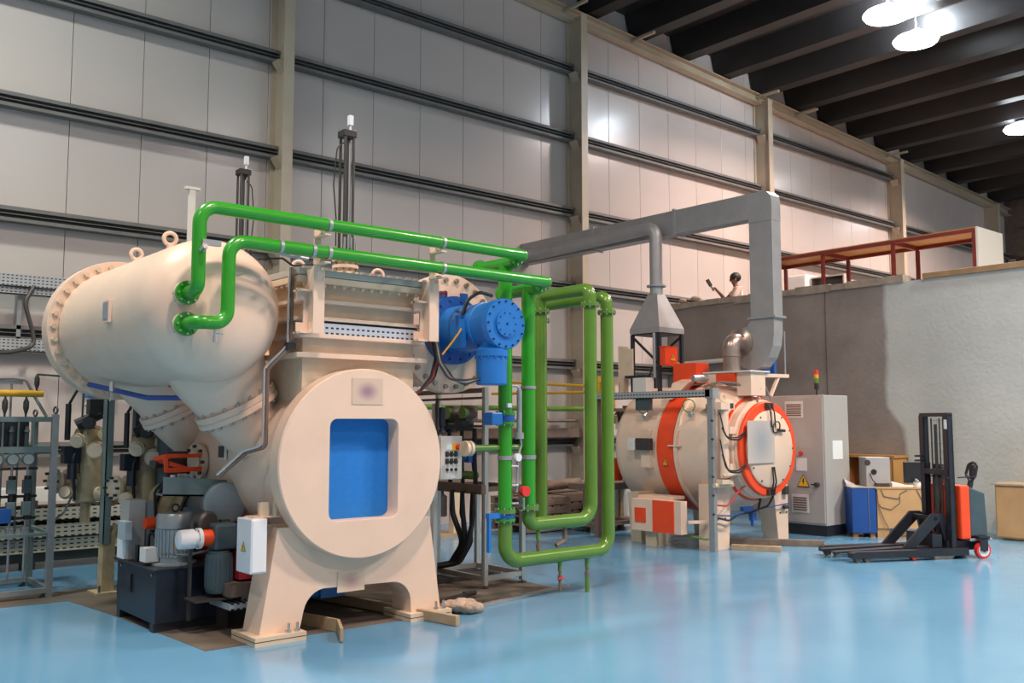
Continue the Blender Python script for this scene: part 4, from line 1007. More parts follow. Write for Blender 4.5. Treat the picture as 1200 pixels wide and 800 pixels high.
MB().tube([(11.1, 10.42, 1.9), (11.15, 10.36, 1.6), (11.05, 10.36, 1.3), (11.2, 10.36, 1.1)], .02, 7, .1).tube([(11.1, 10.45, 1.95), (11.2, 10.4, 1.5), (11.15, 10.4, 1.0)], .02, 7, .1).build('hoses', 'dark', t)
t = thing('white_stand', 'white pump skid far behind the aluminium frame by the wall', 'skid', (8.2, 11.9, 0))
for x, y in ((7.7, 11.7), (8.8, 11.7), (8.8, 12.2), (7.7, 12.2)): box(x-.06, x+.06, y-.06, y+.06, .05, .85).build('leg', 'cream2', t, smooth=False)
box(7.6, 8.9, 11.6, 12.3, 0, .05).build('base_plate', 'wood', t, smooth=False)
box(7.6, 8.9, 11.6, 12.3, .80, .86).build('deck', 'brown', t, smooth=False)
for i in range(3): MB().lathe((7.9+.36*i, 11.85, .3), (0, 0, 1), [(.12, 0), (.12, .3), (.07, .34), (.07, .5)], 14).build('pump_body', 'motorgrey' if i % 2 else 'iron', t)
MB().box(7.6, 8.9, 11.8, 12.0, .86, 1.0).cyl((7.7, 11.75, 1.1), (8.8, 11.75, 1.1), .07, 10).build('manifold', 'iron', t)
tag(MB().box(6.5, 12.55, 12.72, 12.9, 1.46, 1.56).box(6.5, 12.55, 12.72, 12.74, 1.56, 1.63).build('wall_channel', 'brown', smooth=False), 'brown channel lying on the wall girt behind the pipe loops', 'channel')
tag(MB().cyl((6.6, 12.78, 1.75), (12.5, 12.78, 1.77), .03, 8).build('wall_tube', 'brown'), 'thin brown tube level on the wall above the channel', 'pipe')

# ================================================================== SMALL FURNACE ON THE RIGHT
f2 = thing('small_furnace', 'cream round furnace with an orange band and orange-rimmed door, right of the pipe loops', 'furnace', (11.3, 8.6, 0))
X2, Z2 = 11.3, 1.36
prof = [(.70, 7.97)]+[(.9*cos(radians(t_)), 8.42-.70*sin(radians(t_))) for t_ in (38, 32, 26, 20, 14, 7)]+[(.90, 8.42), (.90, 9.75)]
for k in range(1, 9):
    a = pi/2*k/8; prof.append((.9*cos(a) if k < 8 else 0, 9.75+.35*sin(a)))
MB().lathe((X2, 0, Z2), (0, 1, 0), prof, 64).build('vessel', 'cream', f2)
MB().lathe((X2, 0, Z2), (0, 1, 0), [(.9, 8.70), (.925, 8.701), (.925, 8.999), (.9, 9.0)], 64, cap=False).build('orange_band', 'orange', f2)
MB().lathe((X2, 0, Z2), (0, 1, 0), [(.9, 8.62), (.95, 8.621), (.95, 8.669), (.9, 8.67)], 64, cap=False).build('body_flange', 'cream', f2)
MB().lathe((X2, 0, Z2), (0, 1, 0), [(.70, 7.975), (.73, 7.976), (.73, 8.02), (.70, 8.021)], 64, cap=False).build('flange_rim', 'orange', f2)
dr = MB().lathe((X2, 0, Z2), (0, 1, 0), [(.55, 7.75), (.64, 7.751), (.655, 7.765), (.655, 7.86), (.69, 7.862), (.69, 7.97), (.3, 7.971)], 64).build('door', 'cream', f2)
MB().lathe((X2, 0, Z2), (0, 1, 0), [(.525, 7.752), (.525, 7.742), (.645, 7.742), (.658, 7.76), (.658, 7.80), (.64, 7.801)], 64, cap=False).build('door_rim', 'orange', dr)
MB().lathe((X2, 0, Z2), (0, 1, 0), [(.535, 7.755), (.535, 7.72), (.50, 7.70), (0, 7.69)], 48).build('door_cap', 'cream', dr)
MB().bolts((X2, 7.71, Z2), (0, -1, 0), .50, 12, .012, .02).build('cap_bolts', 'iron', dr, stuff=True)
plate('maker_plate', (11.02, 7.68, 1.46), .62, .58, (.50, .44, .40), (.33, .33, .35), dr, .30, .34, .006)
for s in (-.045, .045):
    MB().tube([(X2+s-.02, 7.70, Z2+.62), (X2+s-.02, 7.66, Z2+.5), (X2+s+.0, 7.66, Z2+.30)], .010, 8, .05).build('cooling_hose', 'dark', dr)
    MB().tube([(X2+s*.4, 7.68, Z2-.25), (X2+s*.7, 7.66, Z2-.45), (X2+s*.5, 7.70, Z2-.64)], .011, 8, .05).build('cooling_hose', 'dark', dr)
MB().ring((X2+.05, 7.65, Z2+.30), (0, 1, .2), .08, .010, 18, 6).cyl((X2+.1, 7.66, Z2+.26), (X2+.26, 7.66, Z2+.25), .02, 8).build('hose_loop', 'dark', dr)
for s in (1, -1): MB().box(X2-.09, X2+.07, 7.70, 7.76, Z2+s*.60-.04, Z2+s*.60+.04).build('hose_clamp', 'iron', dr, smooth=False)
# legs
for x0, x1, xi in ((10.42, 10.75, 1), (11.92, 12.17, -1)):
    lg = MB().hexa([(x0, 8.04, 0), (x1, 8.04, 0), (x1, 8.30, 0), (x0, 8.30, 0)], [(x0+.06, 8.04, .88), (x1+.06, 8.04, .88), (x1+.06, 8.34, .88), (x0+.06, 8.34, .88)] if xi > 0 else [(x0-.13, 8.04, .95), (x1-.0, 8.04, .95), (x1-.0, 8.34, .95), (x0-.13, 8.34, .95)]).build('leg', 'cream', f2, bevel=.004, smooth=False)
    MB().bolts(((x0+x1)/2, 8.05, .42), (0, -1, 0), .08, 2, .015, .02).build('leg_bolts', 'iron', lg, stuff=True)
for x in (10.5, 11.95):
    MB().hexa([(x-.12, 9.3, 0), (x+.12, 9.3, 0), (x+.12, 9.5, 0), (x-.12, 9.5, 0)], [(x-.2, 9.3, .72), (x+.2, 9.3, .72), (x+.2, 9.5, .72), (x-.2, 9.5, .72)]).build('leg', 'cream2', f2, smooth=False)
MB().bar((10.6, 8.2, .9), (12.05, 8.2, .95), .1, .1).build('leg_beam', 'cream', f2, smooth=False)
# hinge post and arms
hp = MB().cyl((10.52, 7.93, .98), (10.52, 7.93, 1.90), .072, 18).build('hinge_post', 'cream', f2)
MB().box(10.36, 10.66, 7.84, 8.03, 1.90, 2.0).box(10.55, 10.66, 7.9, 8.25, 1.92, 1.98).build('top_bracket', 'cream', f2, smooth=False)
box(10.56, 10.63, 7.835, 7.842, 1.915, 1.985).build('bracket_socket', 'iron', f2, smooth=False)
MB().box(10.36, 10.60, 7.84, 8.03, .90, .96).cyl((10.3, 7.93, .88), (10.66, 7.9, .88), .03, 10).cyl((10.45, 7.9, 1.0), (10.8, 7.82, 1.05), .03, 10).build('lower_bracket', 'cream2', f2)
MB().ring((10.52, 7.93, 2.06), (.3, 1, 0), .045, .014, 16, 6).build('lifting_eye', 'cream', f2)
for z in (1.62, 1.12): MB().bar((10.56, 7.88, z), (10.80, 7.86, z), .05, .10).build('hinge_arm', 'cream', f2, smooth=False)
for z0, zm in ((1.66, 1.50), (1.30, 1.06)):
    MB().tube([(10.40, 7.86, z0), (10.44, 7.80, zm), (10.62, 7.75, zm-.01), (10.72, 7.72, zm+.08)], .012, 8, .1).build('cooling_hose', 'dark', f2)
    MB().tube([(10.38, 7.88, z0+.2), (10.42, 7.82, zm+.02), (10.60, 7.76, zm+.02), (10.72, 7.72, zm+.10)], .009, 8, .1).build('cooling_hose', 'dark', f2)
MB().tube([(10.38, 7.98, .62), (10.55, 7.90, .60), (10.72, 7.88, .76), (10.9, 7.86, .88), (11.05, 7.9, .80)], .014, 8, .12).build('hose', 'hose_r', f2)
MB().tube([(10.36, 7.98, .46), (10.6, 7.92, .40), (10.85, 7.95, .47), (11.2, 8.0, .47), (11.55, 7.95, .55), (11.80, 7.96, .80)], .014, 8, .12).tube([(11.35, 7.98, .5), (11.38, 7.95, .7), (11.4, 7.92, .85)], .016, 8).build('hose', 'dark', f2)
MB().tube([(10.38, 7.97, .48), (10.7, 7.93, .46), (11.1, 7.98, .50), (12.1, 7.98, .55)], .010, 7, .08).build('hose', 'hose_b', f2)
MB().box(10.98, 11.2, 7.96, 8.02, .50, .56).box(11.18, 11.28, 7.96, 8.02, .36, .46).cyl((11.23, 8.0, .28), (11.23, 8.0, .36), .02, 8).build('air_filter', 'blue2', f2, smooth=False)
MB().box(12.02, 12.12, 7.98, 8.04, .68, .80).cyl((12.0, 8.0, .5), (12.1, 8.0, .5), .03, 8).build('valve', 'iron', f2)
# tops: adaptor box, striped bar and bracket
MB().box(11.02, 11.36, 7.82, 8.06, 2.10, 2.43).build('flue_box', 'cream', f2, bevel=.004, smooth=False)
box(10.95, 11.42, 7.78, 8.60, 2.43, 2.45).build('flue_plate', 'offwhite', f2, smooth=False)
box(10.97, 11.03, 8.06, 8.38, 2.29, 2.42).build('orange_guard', 'orange', f2, smooth=False)
box(10.97, 11.03, 8.38, 8.9, 2.30, 2.42).build('cream_guard', 'cream', f2, smooth=False)
MB().bar((11.36, 7.85, 2.39), (11.95, 7.85, 2.40), .06, .05).bar((11.72, 7.85, 2.38), (11.52, 7.85, 2.1), .04, .04).build('side_bracket', 'cream', f2, smooth=False)
for x, h in ((11.55, 2.75), (11.62, 2.60), (11.80, 3.0)): box(x-.03, x+.03, 7.95, 8.02, 2.40, h).build('blue_post', 'blue2', f2, smooth=False)
MB().cyl((11.9, 7.85, 2.4), (11.9, 7.85, 3.05), .012, 8).build('thin_rod', 'galv', f2)
MB().tube([(10.95, 8.5, 2.20), (10.9, 8.3, 2.30), (10.98, 8.05, 2.28), (11.12, 7.9, 2.18), (11.15, 7.88, 1.98)], .014, 8, .15).tube([(11.2, 7.85, 2.0), (11.22, 7.83, 2.2), (11.38, 7.84, 2.25), (11.5, 7.86, 2.1), (11.75, 7.88, 1.8)], .014, 8, .1).build('hose', 'wire', f2)
# orange boxes
ob = box(10.95, 11.25, 8.72, 9.15, 2.30, 2.60).build('terminal_cover', 'orange', f2, bevel=.005, smooth=False)
MB().cyl((10.75, 8.62, 2.36), (10.98, 8.55, 2.36), .05, 12).build('valve_actuator', 'galv', f2)
MB().hexa([(10.62, 8.9, 2.06), (10.9, 8.9, 2.12), (10.9, 9.0, 2.12), (10.62, 9.0, 2.06)], [(10.75, 8.7, 2.30), (10.95, 8.7, 2.36), (10.95, 9.0, 2.36), (10.75, 9.0, 2.30)]).build('saddle_block', 'cream', f2, smooth=False)
# stub ports with green earth leads
for y, zc in ((9.35, 1.95), (8.5, 1.96)):
    MB().ring((10.50, y, zc), (1, .3, 0), .09, .008, 18, 6).build('earth_lead', 'olive', f2)
    MB().cyl((10.50, y-.05, zc-.10), (10.42, y-.08, zc-.14), .03, 10).build('thermocouple', 'galv', f2)
box(10.36, 10.50, 9.12, 9.28, 1.08, 1.62).build('side_plate', 'cream', f2, smooth=False)
MB().box(10.28, 10.36, 9.05, 9.32, 1.33, 1.50).build('instrument_box', 'iron', f2, bevel=.006, smooth=False)
MB().box(10.26, 10.34, 9.33, 9.45, 1.33, 1.50).bolts((10.26, 9.39, 1.41), (-1, 0, 0), .04, 4, .012, .01).build('socket_box', 'offwhite', f2, smooth=False)
MB().bar((10.34, 8.66, 1.40), (10.42, 8.66, 1.40), .2, .02).build('rest_lug', 'cream', f2, smooth=False)
warning(f2, (10.392, 8.85, 1.16), -.985, 0.0, .10)
# orange and cream electric box low on the left side
eb = box(10.10, 10.23, 8.34, 9.24, .21, .655).build('heater_box', 'cream', f2, bevel=.005, smooth=False)
box(10.088, 10.10, 8.46, 8.84, .215, .65).build('orange_door', 'orange', eb, smooth=False)
box(10.085, 10.10, 8.97, 9.17, .33, .53).build('orange_vent', 'orange', eb, smooth=False)
box(10.2, 10.5, 8.6, 9.2, .655, .70).build('box_hood', 'cream', f2, smooth=False)
MB().bar((10.2, 8.3, .38), (10.4, 8.15, .38), .05, .04).build('box_bracket', 'cream', f2, smooth=False)
box(10.18, 10.42, 8.85, 9.05, 0, .21).build('box_foot', 'cream2', f2, smooth=False)
MB().tube([(10.3, 8.5, .19), (10.3, 8.1, .16), (10.36, 7.98, .17)], .014, 8).build('green_lead', 'olive', f2)

# cable tray running to the furnace on a galvanised post
ct = thing('tray_post', 'grey perforated cable tray on an upright post in front of the small furnace', 'cable tray', (10.35, 8.0, 0))
pt = perforated('perforated_tray_side', (.40, .41, .42), 'Y', .06, .05)
MB().box(10.30, 10.315, 7.98, 10.25, 2.07, 2.17).box(10.30, 10.44, 7.98, 10.25, 2.07, 2.08).build('tray', pt, ct, smooth=False)
MB().box(10.30, 10.44, 7.93, 8.06, 2.05, 2.19).build('tray_end', 'galv', ct, smooth=False)
pq = perforated('perforated_post', (.42, .43, .45), 'X', .2, .06)
MB().box(10.315, 10.325, 7.96, 8.04, 0.0, 2.08).box(10.315, 10.38, 7.95, 7.96, 0.0, 2.08).build('post', 'galv', ct, smooth=False)
MB().box(10.33, 10.42, 9.1, 9.35, 1.90, 2.07).build('drop_box', 'tealgrey', ct, smooth=False)
for k in range(6): MB().cyl((10.31, 7.94, .5+.25*k), (10.31, 7.97, .5+.25*k), .014, 8).build('clip', 'iron', ct)
box(10.32, 10.40, 10.12, 10.2, 0, 2.07).build('rear_post', 'brown', ct, smooth=False)
# yellow gas pipes and small boxes behind
gp = thing('gas_pipes', 'pair of yellow gas pipes with a riser, behind the pipe loops and tray', 'pipe', (10.6, 10.5, 1.9))
MB().cyl((10.55, 10.55, 2.30), (10.55, 13.0, 2.46), .025, 10).build('pipe', 'yellow', gp)
MB().cyl((10.6, 10.2, 2.20), (10.6, 13.0, 2.24), .025, 10).build('pipe', 'yellow', gp)
MB().cyl((10.6, 10.35, 1.9), (10.6, 10.35, 2.45), .035, 10).cyl((10.6, 10.05, 1.9), (10.6, 10.05, 2.4), .03, 10).cyl((10.6, 10.05, 2.35), (10.6, 10.4, 2.35), .025, 10).build('riser', 'yellow', gp)
MB().box(10.56, 10.64, 10.42, 10.5, 1.95, 2.35).cyl((10.6, 10.2, 2.0), (10.6, 10.2, 2.3), .06, 10).build('valve', 'brown', gp)
MB().bar((10.6, 10.05, 1.92), (10.9, 9.7, 1.92), .05, .05).bar((10.6, 10.4, 1.92), (10.9, 9.9, 1.92), .05, .05).build('stand_off', 'brown', gp, smooth=False)

# ---- extraction hood, with its round pipe, over the rear of the small furnace
hd = thing('extraction_hood', 'grey pyramid hood on black posts with a round pipe rising to the duct', 'hood', (11.15, 9.63, 2.2))
hx0, hx1, hy0, hy1 = 10.86, 11.44, 9.33, 9.93
b = MB()
b.hexa([(hx0, hy0, 3.09), (hx1, hy0, 3.09), (hx1, hy1, 3.09), (hx0, hy1, 3.09)], [(hx0, hy0, 3.17), (hx1, hy0, 3.17), (hx1, hy1, 3.17), (hx0, hy1, 3.17)])
b.hexa([(hx0, hy0, 3.17), (hx1, hy0, 3.17), (hx1, hy1, 3.17), (hx0, hy1, 3.17)], [(11.06, 9.54, 3.72), (11.24, 9.54, 3.72), (11.24, 9.72, 3.72), (11.06, 9.72, 3.72)])
b.build('canopy', 'duct', hd, smooth=False)
box(hx0+.02, hx1-.02, hy0+.02, hy1-.02, 3.07, 3.092).build('canopy_underside', 'iron', hd, smooth=False)
MB().lathe((11.15, 9.63, 3.70), (0, 0, 1), [(.10, 0), (.10, .13), (.15, .131), (.15, .155), (.1, .156)], 20).build('collar', 'galv', hd)
MB().tube([(11.15, 9.63, 3.84), (11.15, 9.63, 4.78), (11.15, 13.09, 4.72)], .10, 20, .16, 5).build('round_pipe', 'duct', hd)
for x, y in ((10.89, 9.36), (11.41, 9.36), (11.41, 9.9), (10.89, 9.9)): box(x-.025, x+.025, y-.025, y+.025, 2.15, 3.08).build('post', 'black', hd, smooth=False)
MB().bar((10.89, 9.9, 3.05), (10.89, 9.36, 2.6), .03, .03).bar((11.41, 9.36, 3.05), (11.41, 9.6, 2.9), .03, .03).build('brace', 'black', hd, smooth=False)
MB().cyl((10.84, 9.42, 2.4), (10.84, 9.42, 3.08), .022, 8).build('flame_tube', 'galv', hd)
t = thing('warning_box', 'small orange box with a yellow warning triangle, under the extraction hood', 'box', (11.1, 9.3, 2.5))
box(10.86, 11.14, 9.22, 9.33, 2.58, 2.86).build('body', 'orange', t, bevel=.005, smooth=False)
box(10.85, 11.15, 9.21, 9.34, 2.86, 2.87).build('lid', 'orange', t, smooth=False)
warning(t, (11.03, 9.219, 2.70), 0, -1, .13)
t = thing('burner_box', 'pale grey box with cables on top of the small furnace, left of the orange box', 'box', (10.8, 9.5, 2.2))
box(10.68, 10.86, 9.45, 9.72, 2.16, 2.40).build('body', 'offwhite', t, bevel=.006, smooth=False)
MB().box(10.7, 10.85, 9.5, 9.9, 2.40, 2.44).tube([(10.8, 9.5, 2.42), (10.84, 9.42, 2.6), (10.9, 9.4, 2.52), (10.92, 9.36, 2.4)], .015, 7, .05).build('cables', 'dark', t)
MB().box(10.72, 10.84, 9.95, 10.05, 2.1, 2.9).box(10.72, 10.74, 9.75, 9.95, 2.4, 2.85).build('back_panel', 'cream2', t, smooth=False)

# ---- rectangular galvanised duct
du = thing('exhaust_duct', 'long grey rectangular duct from the back wall, turning down to the small furnace', 'duct', (11.45, 10.5, 2.5))
box(11.35, 11.57, 8.04, 13.09, 4.66, 5.04).build('horizontal_run', 'duct', du, bevel=.006, smooth=False)
pl = [(8.04, 4.66), (8.04, 5.04), (7.80, 5.04), (7.72, 5.02), (7.66, 4.96), (7.645, 4.88), (7.645, 4.60), (8.04, 4.60)]
MB().prism(pl, 'X', 11.35, 11.57).build('top_bend', 'duct', du, smooth=False)
box(11.352, 11.568, 7.647, 8.038, 3.22, 4.60).build('drop', 'duct', du, bevel=.006, smooth=False)
for y in (9.42, 11.2): box(11.33, 11.59, y-.02, y+.02, 4.64, 5.06).build('flange', 'galv', du, smooth=False)
for z in (3.22,): box(11.32, 11.60, 7.61, 8.075, z-.02, z+.01).build('flange', 'galv', du, smooth=False)
pl = [(7.65, 3.20), (8.035, 3.20), (8.10, 3.10), (8.38, 3.06), (8.42, 2.90), (8.36, 2.66), (8.20, 2.52), (8.02, 2.47), (7.86, 2.52), (7.75, 2.64), (7.68, 2.80), (7.655, 2.98)]
MB().prism(pl, 'X', 11.352, 11.568).build('fan_scroll', 'duct', du, smooth=False)
MB().lathe((11.35, 8.20, 2.88), (-1, 0, 0), [(.20, -.0), (.20, .03), (.13, .05), (.115, .06)], 28).build('collar', 'copper', du)
MB().tube([(11.30, 8.20, 2.88), (11.10, 8.20, 2.88), (11.10, 8.20, 2.45)], .122, 24, .2, 8).build('elbow', 'copper', du)
for z in (2.455, 2.66): MB().lathe((11.10, 8.20, z), (0, 0, 1), [(.12, 0), (.132, .004), (.132, .016), (.12, .02)], 24).build('clamp_ring', 'copper', du)

# ================================================================== CONTROL CABINET
cc = thing('control_cabinet', 'tall pale grey control cabinet with black plinth and signal tower, beside the small furnace', 'cabinet', (13.25, 8.45, 0))
box(13.03, 13.72, 7.93, 9.05, .16, 2.15).build('body', 'cabgrey', cc, bevel=.008, smooth=False)
box(13.035, 13.715, 7.935, 9.045, 0, .16).build('plinth', 'black', cc, smooth=False)
cd = box(13.012, 13.03, 7.95, 9.03, .19, 2.12).build('door', 'cabgrey', cc, bevel=.004, smooth=False)
for y0, y1, z0, z1 in ((8.28, 8.60, 1.80, 2.06), (8.22, 8.52, .34, .62)):
    v = box(13.0, 13.012, y0, y1, z0, z1).build('vent', 'offwhite', cc, smooth=False)
    m = MB()
    for k in range(6): m.box(12.992, 13.0, y0+.03, y1-.03, z0+.03+k*(z1-z0-.06)/6, z0+.03+(k+.55)*(z1-z0-.06)/6)
    m.build('vent_slats', 'brown', v, stuff=True, smooth=False)
box(13.0, 13.012, 8.24, 8.42, .98, 1.18).build('nameplate', 'paper', cc, smooth=False)
MB().cyl((13.012, 8.33, 1.25), (12.97, 8.33, 1.25), .03, 14).build('stop_button', 'red', cc)
warning(cc, (13.0, 8.30, .82), -1, 0, .22)
MB().cyl((13.012, 8.06, .78), (12.95, 8.06, .78), .035, 12).bar((12.955, 8.06, .78), (12.955, 8.14, .78), .02, .02).build('main_switch', 'iron', cc)
box(13.24, 13.52, 7.922, 7.93, 1.16, 1.45).build('paper_sheet', 'paper', cc, smooth=False)
sm = MB().cyl((13.12, 8.10, 2.15), (13.12, 8.10, 2.24), .014, 8).cyl((13.12, 8.10, 2.24), (13.12, 8.10, 2.34), .036, 16).build('signal_tower', 'dark', cc)
for z, m in ((2.34, 'olive'), (2.41, 'yellow'), (2.48, 'red')): MB().cyl((13.12, 8.10, z), (13.12, 8.10, z+.065), .036, 16).build('signal_lens', m, sm)

# ================================================================== PALLET STACKER TRUCK (built along its own x, then turned)
st = thing('stacker_truck', 'black and orange walk-behind stacker truck with raised mast, on the blue floor', 'stacker', (10.81, 6.24, 0), local=True, rz=-radians(27))
for y in (.0, .66):
    l = MB().prism([(0, .055), (.06, .05), (1.66, .045), (1.66, .135), (.05, .13), (0, .115)], 'Y', y, y+.11).build('support_leg', 'black', st, smooth=False)
    for x in (.09, .22): MB().cyl((x, y+.02, .04), (x, y+.09, .04), .04, 14).build('roller', 'oldwood', l)
MB().cyl((.88, .02, .04), (.88, .09, .04), .035, 14).build('jack_wheel', 'orange', st)
for y in (.17, .45):
    MB().hexa([(-.12, y+.01, .10), (1.22, y-.0, .10), (1.22, y+.15, .10), (-.12, y+.13, .10)], [(-.12, y+.01, .118), (1.22, y, .155), (1.22, y+.15, .155), (-.12, y+.13, .118)]).build('fork', 'black', st, smooth=False)
for y in (.15, .58):
    MB().prism([(.80, .13), (.98, .13), (1.36, .46), (1.45, .13), (1.45, .52), (1.40, .56), (1.25, .56)], 'Y', y, y+.035).build('fork_brace', 'black', st, smooth=False)
MB().box(1.22, 1.36, .12, .64, .14, .30).bar((1.3, .15, .50), (1.3, .6, .50), .06, .05).build('carriage', 'black', st, smooth=False)
for y in (.06, .53):
    u = MB().box(1.455, 1.535, y, y+.012, .06, 1.82).box(1.455, 1.475, y, y+.09, .06, 1.82).box(1.515, 1.535, y, y+.09, .06, 1.82).build('mast_upright', 'black', st, smooth=False)
    box(1.478, 1.512, y+.014, y+.085, .06, 1.84).build('inner_mast', 'iron', u, smooth=False)
box(1.448, 1.455, .065, .115, 1.64, 1.76).build('mast_label', 'paper', st, smooth=False)
MB().box(1.45, 1.54, .06, .60, 1.80, 1.85).build('top_crossbar', 'black', st, bevel=.004, smooth=False)
for z in (.35, 1.05): MB().box(1.44, 1.55, .08, .58, z, z+.07).build('crossbar', 'black', st, smooth=False)
MB().cyl((1.48, .32, .2), (1.48, .32, 1.0), .035, 12).cyl((1.48, .32, 1.0), (1.48, .32, 1.7), .02, 12).build('lift_cylinder', 'iron', st)
for y in (.24, .40): MB().cyl((1.48, y, .3), (1.48, y, 1.78), .010, 6).build('lift_chain', 'iron', st)
b = MB()
for k in range(9): b.cyl((1.585, .10, .95+.1*k), (1.585, .56, .95+.1*k), .003, 5)
for k in range(9): b.cyl((1.585, .12+.05*k, .9), (1.585, .12+.05*k, 1.78), .003, 5)
b.build('guard_mesh', 'wire', st, stuff=True)
MB().box(1.56, 1.63, .36, .52, .62, 1.18).build('load_backplate', 'black', st, smooth=False)
for z in (1.22, 1.28): MB().bar((1.37, .60, z), (1.46, .58, z), .05, .025).build('stop_lug', 'black', st, smooth=False)
MB().bar((1.40, -.04, 1.02), (1.60, .64, 1.02), .025, .02).bar((1.58, .05, 1.02), (1.85, .05, 1.03), .02, .015).build('carriage_arm', 'black', st, smooth=False)
MB().box(1.58, 1.72, .02, .62, .24, .92).build('battery_cover', 'orange', st, bevel=.02, smooth=False)
MB().hexa([(1.72, .03, .27), (2.0, .05, .27), (2.0, .58, .27), (1.72, .61, .27)], [(1.72, .03, .90), (1.97, .05, .82), (1.97, .58, .82), (1.72, .61, .90)]).build('drive_cover', 'tealgrey', st, bevel=.02, smooth=False)
MB().box(1.70, 2.03, .02, .62, .215, .25).build('drive_skirt', 'galv', st, bevel=.008, smooth=False)
MB().box(1.42, 1.95, .1, .55, .10, .22).build('chassis', 'black', st, smooth=False)
w = MB().cyl((1.85, -.035, .105), (1.85, .02, .105), .104, 28).build('castor_wheel', 'red', st)
MB().cyl((1.85, -.04, .105), (1.85, .025, .105), .078, 24).build('wheel_disc', 'offwhite', w)
MB().cyl((1.85, -.05, .105), (1.85, .03, .105), .022, 12).build('hub', 'iron', w)
MB().box(1.79, 1.90, -.055, -.045, .10, .26).box(1.79, 1.92, .03, .04, .10, .26).box(1.78, 1.93, -.055, .12, .24, .28).build('castor_fork', 'black', st, smooth=False)
MB().cyl((1.8, .32, .11), (1.8, .38, .11), .11, 24).build('drive_wheel', 'dark', st)
MB().bar((1.94, .31, .82), (1.98, .31, .96), .05, .05).tube([(1.98, .31, .94), (1.98, .22, 1.04), (2.02, .23, 1.17), (2.03, .31, 1.20), (2.02, .39, 1.17), (1.98, .40, 1.04), (1.98, .31, .94)], .018, 8, .04).box(1.985, 2.02, .275, .345, .98, 1.17).build('tiller_handle', 'black', st, smooth=False)

# ================================================================== DESK GROUP BESIDE THE CABINET
dk = thing('desk', 'plywood desk with loose wires hanging on its front panel, behind the stacker', 'desk', (13.52, 7.38, 0), local=True, rz=-radians(46))
box(0, .84, 0, .02, .14, .73).build('front_panel', 'ply', dk, smooth=False)
box(-.02, .87, -.01, .62, .73, .755).build('desk_top', 'ply', dk, smooth=False)
for x in (.04, .76): box(x, x+.05, .03, .58, 0, .73).build('leg', 'ply2', dk, smooth=False)
box(.0, .17, .02, .08, 0, .3).build('leg_board', 'ply', dk, smooth=False)
for pts in (((.06, -.006, .72), (.10, -.008, .62), (.30, -.008, .58), (.33, -.008, .62), (.33, -.008, .52), (.20, -.008, .42), (.05, -.008, .46), (.03, -.008, .5)),
            ((.33, -.006, .6), (.34, -.006, .66), (.44, -.006, .71)),
            ((.58, -.006, .72), (.66, -.008, .55), (.70, -.008, .47), (.66, -.008, .4), (.66, -.008, .34), (.72, -.008, .24)),
            ((.66, -.006, .42), (.76, -.008, .5), (.83, -.006, .53)),
            ((.0, -.006, .72), (.02, -.012, .45), (.10, -.02, .25), (.18, -.03, .08), (.25, -.04, .012))):
    MB().tube(pts, .006, 5, .02).build('wire', 'oldwood', dk)
bc = thing('blue_drawer_unit', 'blue laminate drawer cabinet on wooden feet, between control cabinet and plywood desk', 'cabinet', (13.28, 7.66, 0), local=True, rz=-radians(46))
box(0, .36, 0, .45, .06, .74).build('body', 'bluecab', bc, bevel=.004, smooth=False)
box(.004, .356, -.014, 0, .07, .73).build('door', 'bluecab', bc, bevel=.003, smooth=False)
box(-.01, .37, -.02, .46, .74, .758).build('top', 'cabgrey', bc, smooth=False)
for x in (.02, .27):
    for y in (.02, .36): box(x, x+.07, y, y+.07, 0, .06).build('foot', 'ply2', bc, smooth=False)
MB().tube([(.24, -.02, .74), (.245, -.022, .4), (.25, -.022, .1)], .004, 5).build('cable', 'wire', bc)
pc = thing('computer_tower', 'grey computer case seen from behind, on the blue drawer unit and desk', 'computer', (13.62, 7.45, .755), local=True, rz=-radians(46))
box(-.13, .22, .0, .42, .002, .44).build('case', 'cabgrey', pc, bevel=.006, smooth=False)
box(-.133, -.13, .02, .40, .01, .43).build('back_plate', 'galv', pc, smooth=False)
for i, z in enumerate((.36, .22)):
    f = MB().cyl((-.11+.09*i, -.004, z), (-.11+.09*i, .0, z), .045, 14).build('fan_grille', 'iron', pc)
MB().cyl((-.02, -.004, .22), (-.02, 0, .22), .03, 12).build('power_socket', 'iron', pc)
MB().tube([(-.08, -.01, .2), (-.05, -.03, .1), (.02, -.03, .03), (.1, -.02, .02)], .007, 6, .04).build('cable', 'dark', pc)
MB().box(-.02, .2, -.03, -.004, .003, .05).build('plug_strip', 'iron', pc, smooth=False)
pl = [(.20, .003), (.62, .003), (.60, .02), (.34, .045), (.24, .13)]
t = thing('paper_pile', 'loose white papers curling up on the plywood desk', 'papers', (13.74, 7.22, .755), local=True, rz=-radians(46))
for k in range(4):
    MB().hexa([(-.02+.05*k, .02+.03*k, .002+.004*k), (.28+.05*k, .0+.02*k, .002+.004*k), (.30+.05*k, .22, .002+.004*k), (.0+.05*k, .24, .002+.004*k)],
              [(-.02+.05*k, .02+.03*k, .005+.004*k+(.06 if k == 0 else 0)), (.28+.05*k, .02*k, .005+.004*k), (.30+.05*k, .22, .005+.004*k), (.05*k, .24, .005+.004*k+(.07 if k == 0 else 0))]).build('sheet', 'paper', t, smooth=False)
t = thing('open_book', 'small white open notebook leaning on the blue drawer unit', 'book', (13.36, 7.72, .758), local=True, rz=-radians(46))
MB().hexa([(0, .2, 0), (.14, .2, 0), (.14, .36, 0), (0, .36, 0)], [(-.04, .2, .10), (.10, .2, .03), (.10, .36, .03), (-.04, .36, .10)]).build('pages', 'paper', t, smooth=False)
mn = thing('monitor', 'black flat monitor at the right end of the plywood desk, behind the mast', 'monitor', (13.90, 7.03, .755), local=True, rz=-radians(46))
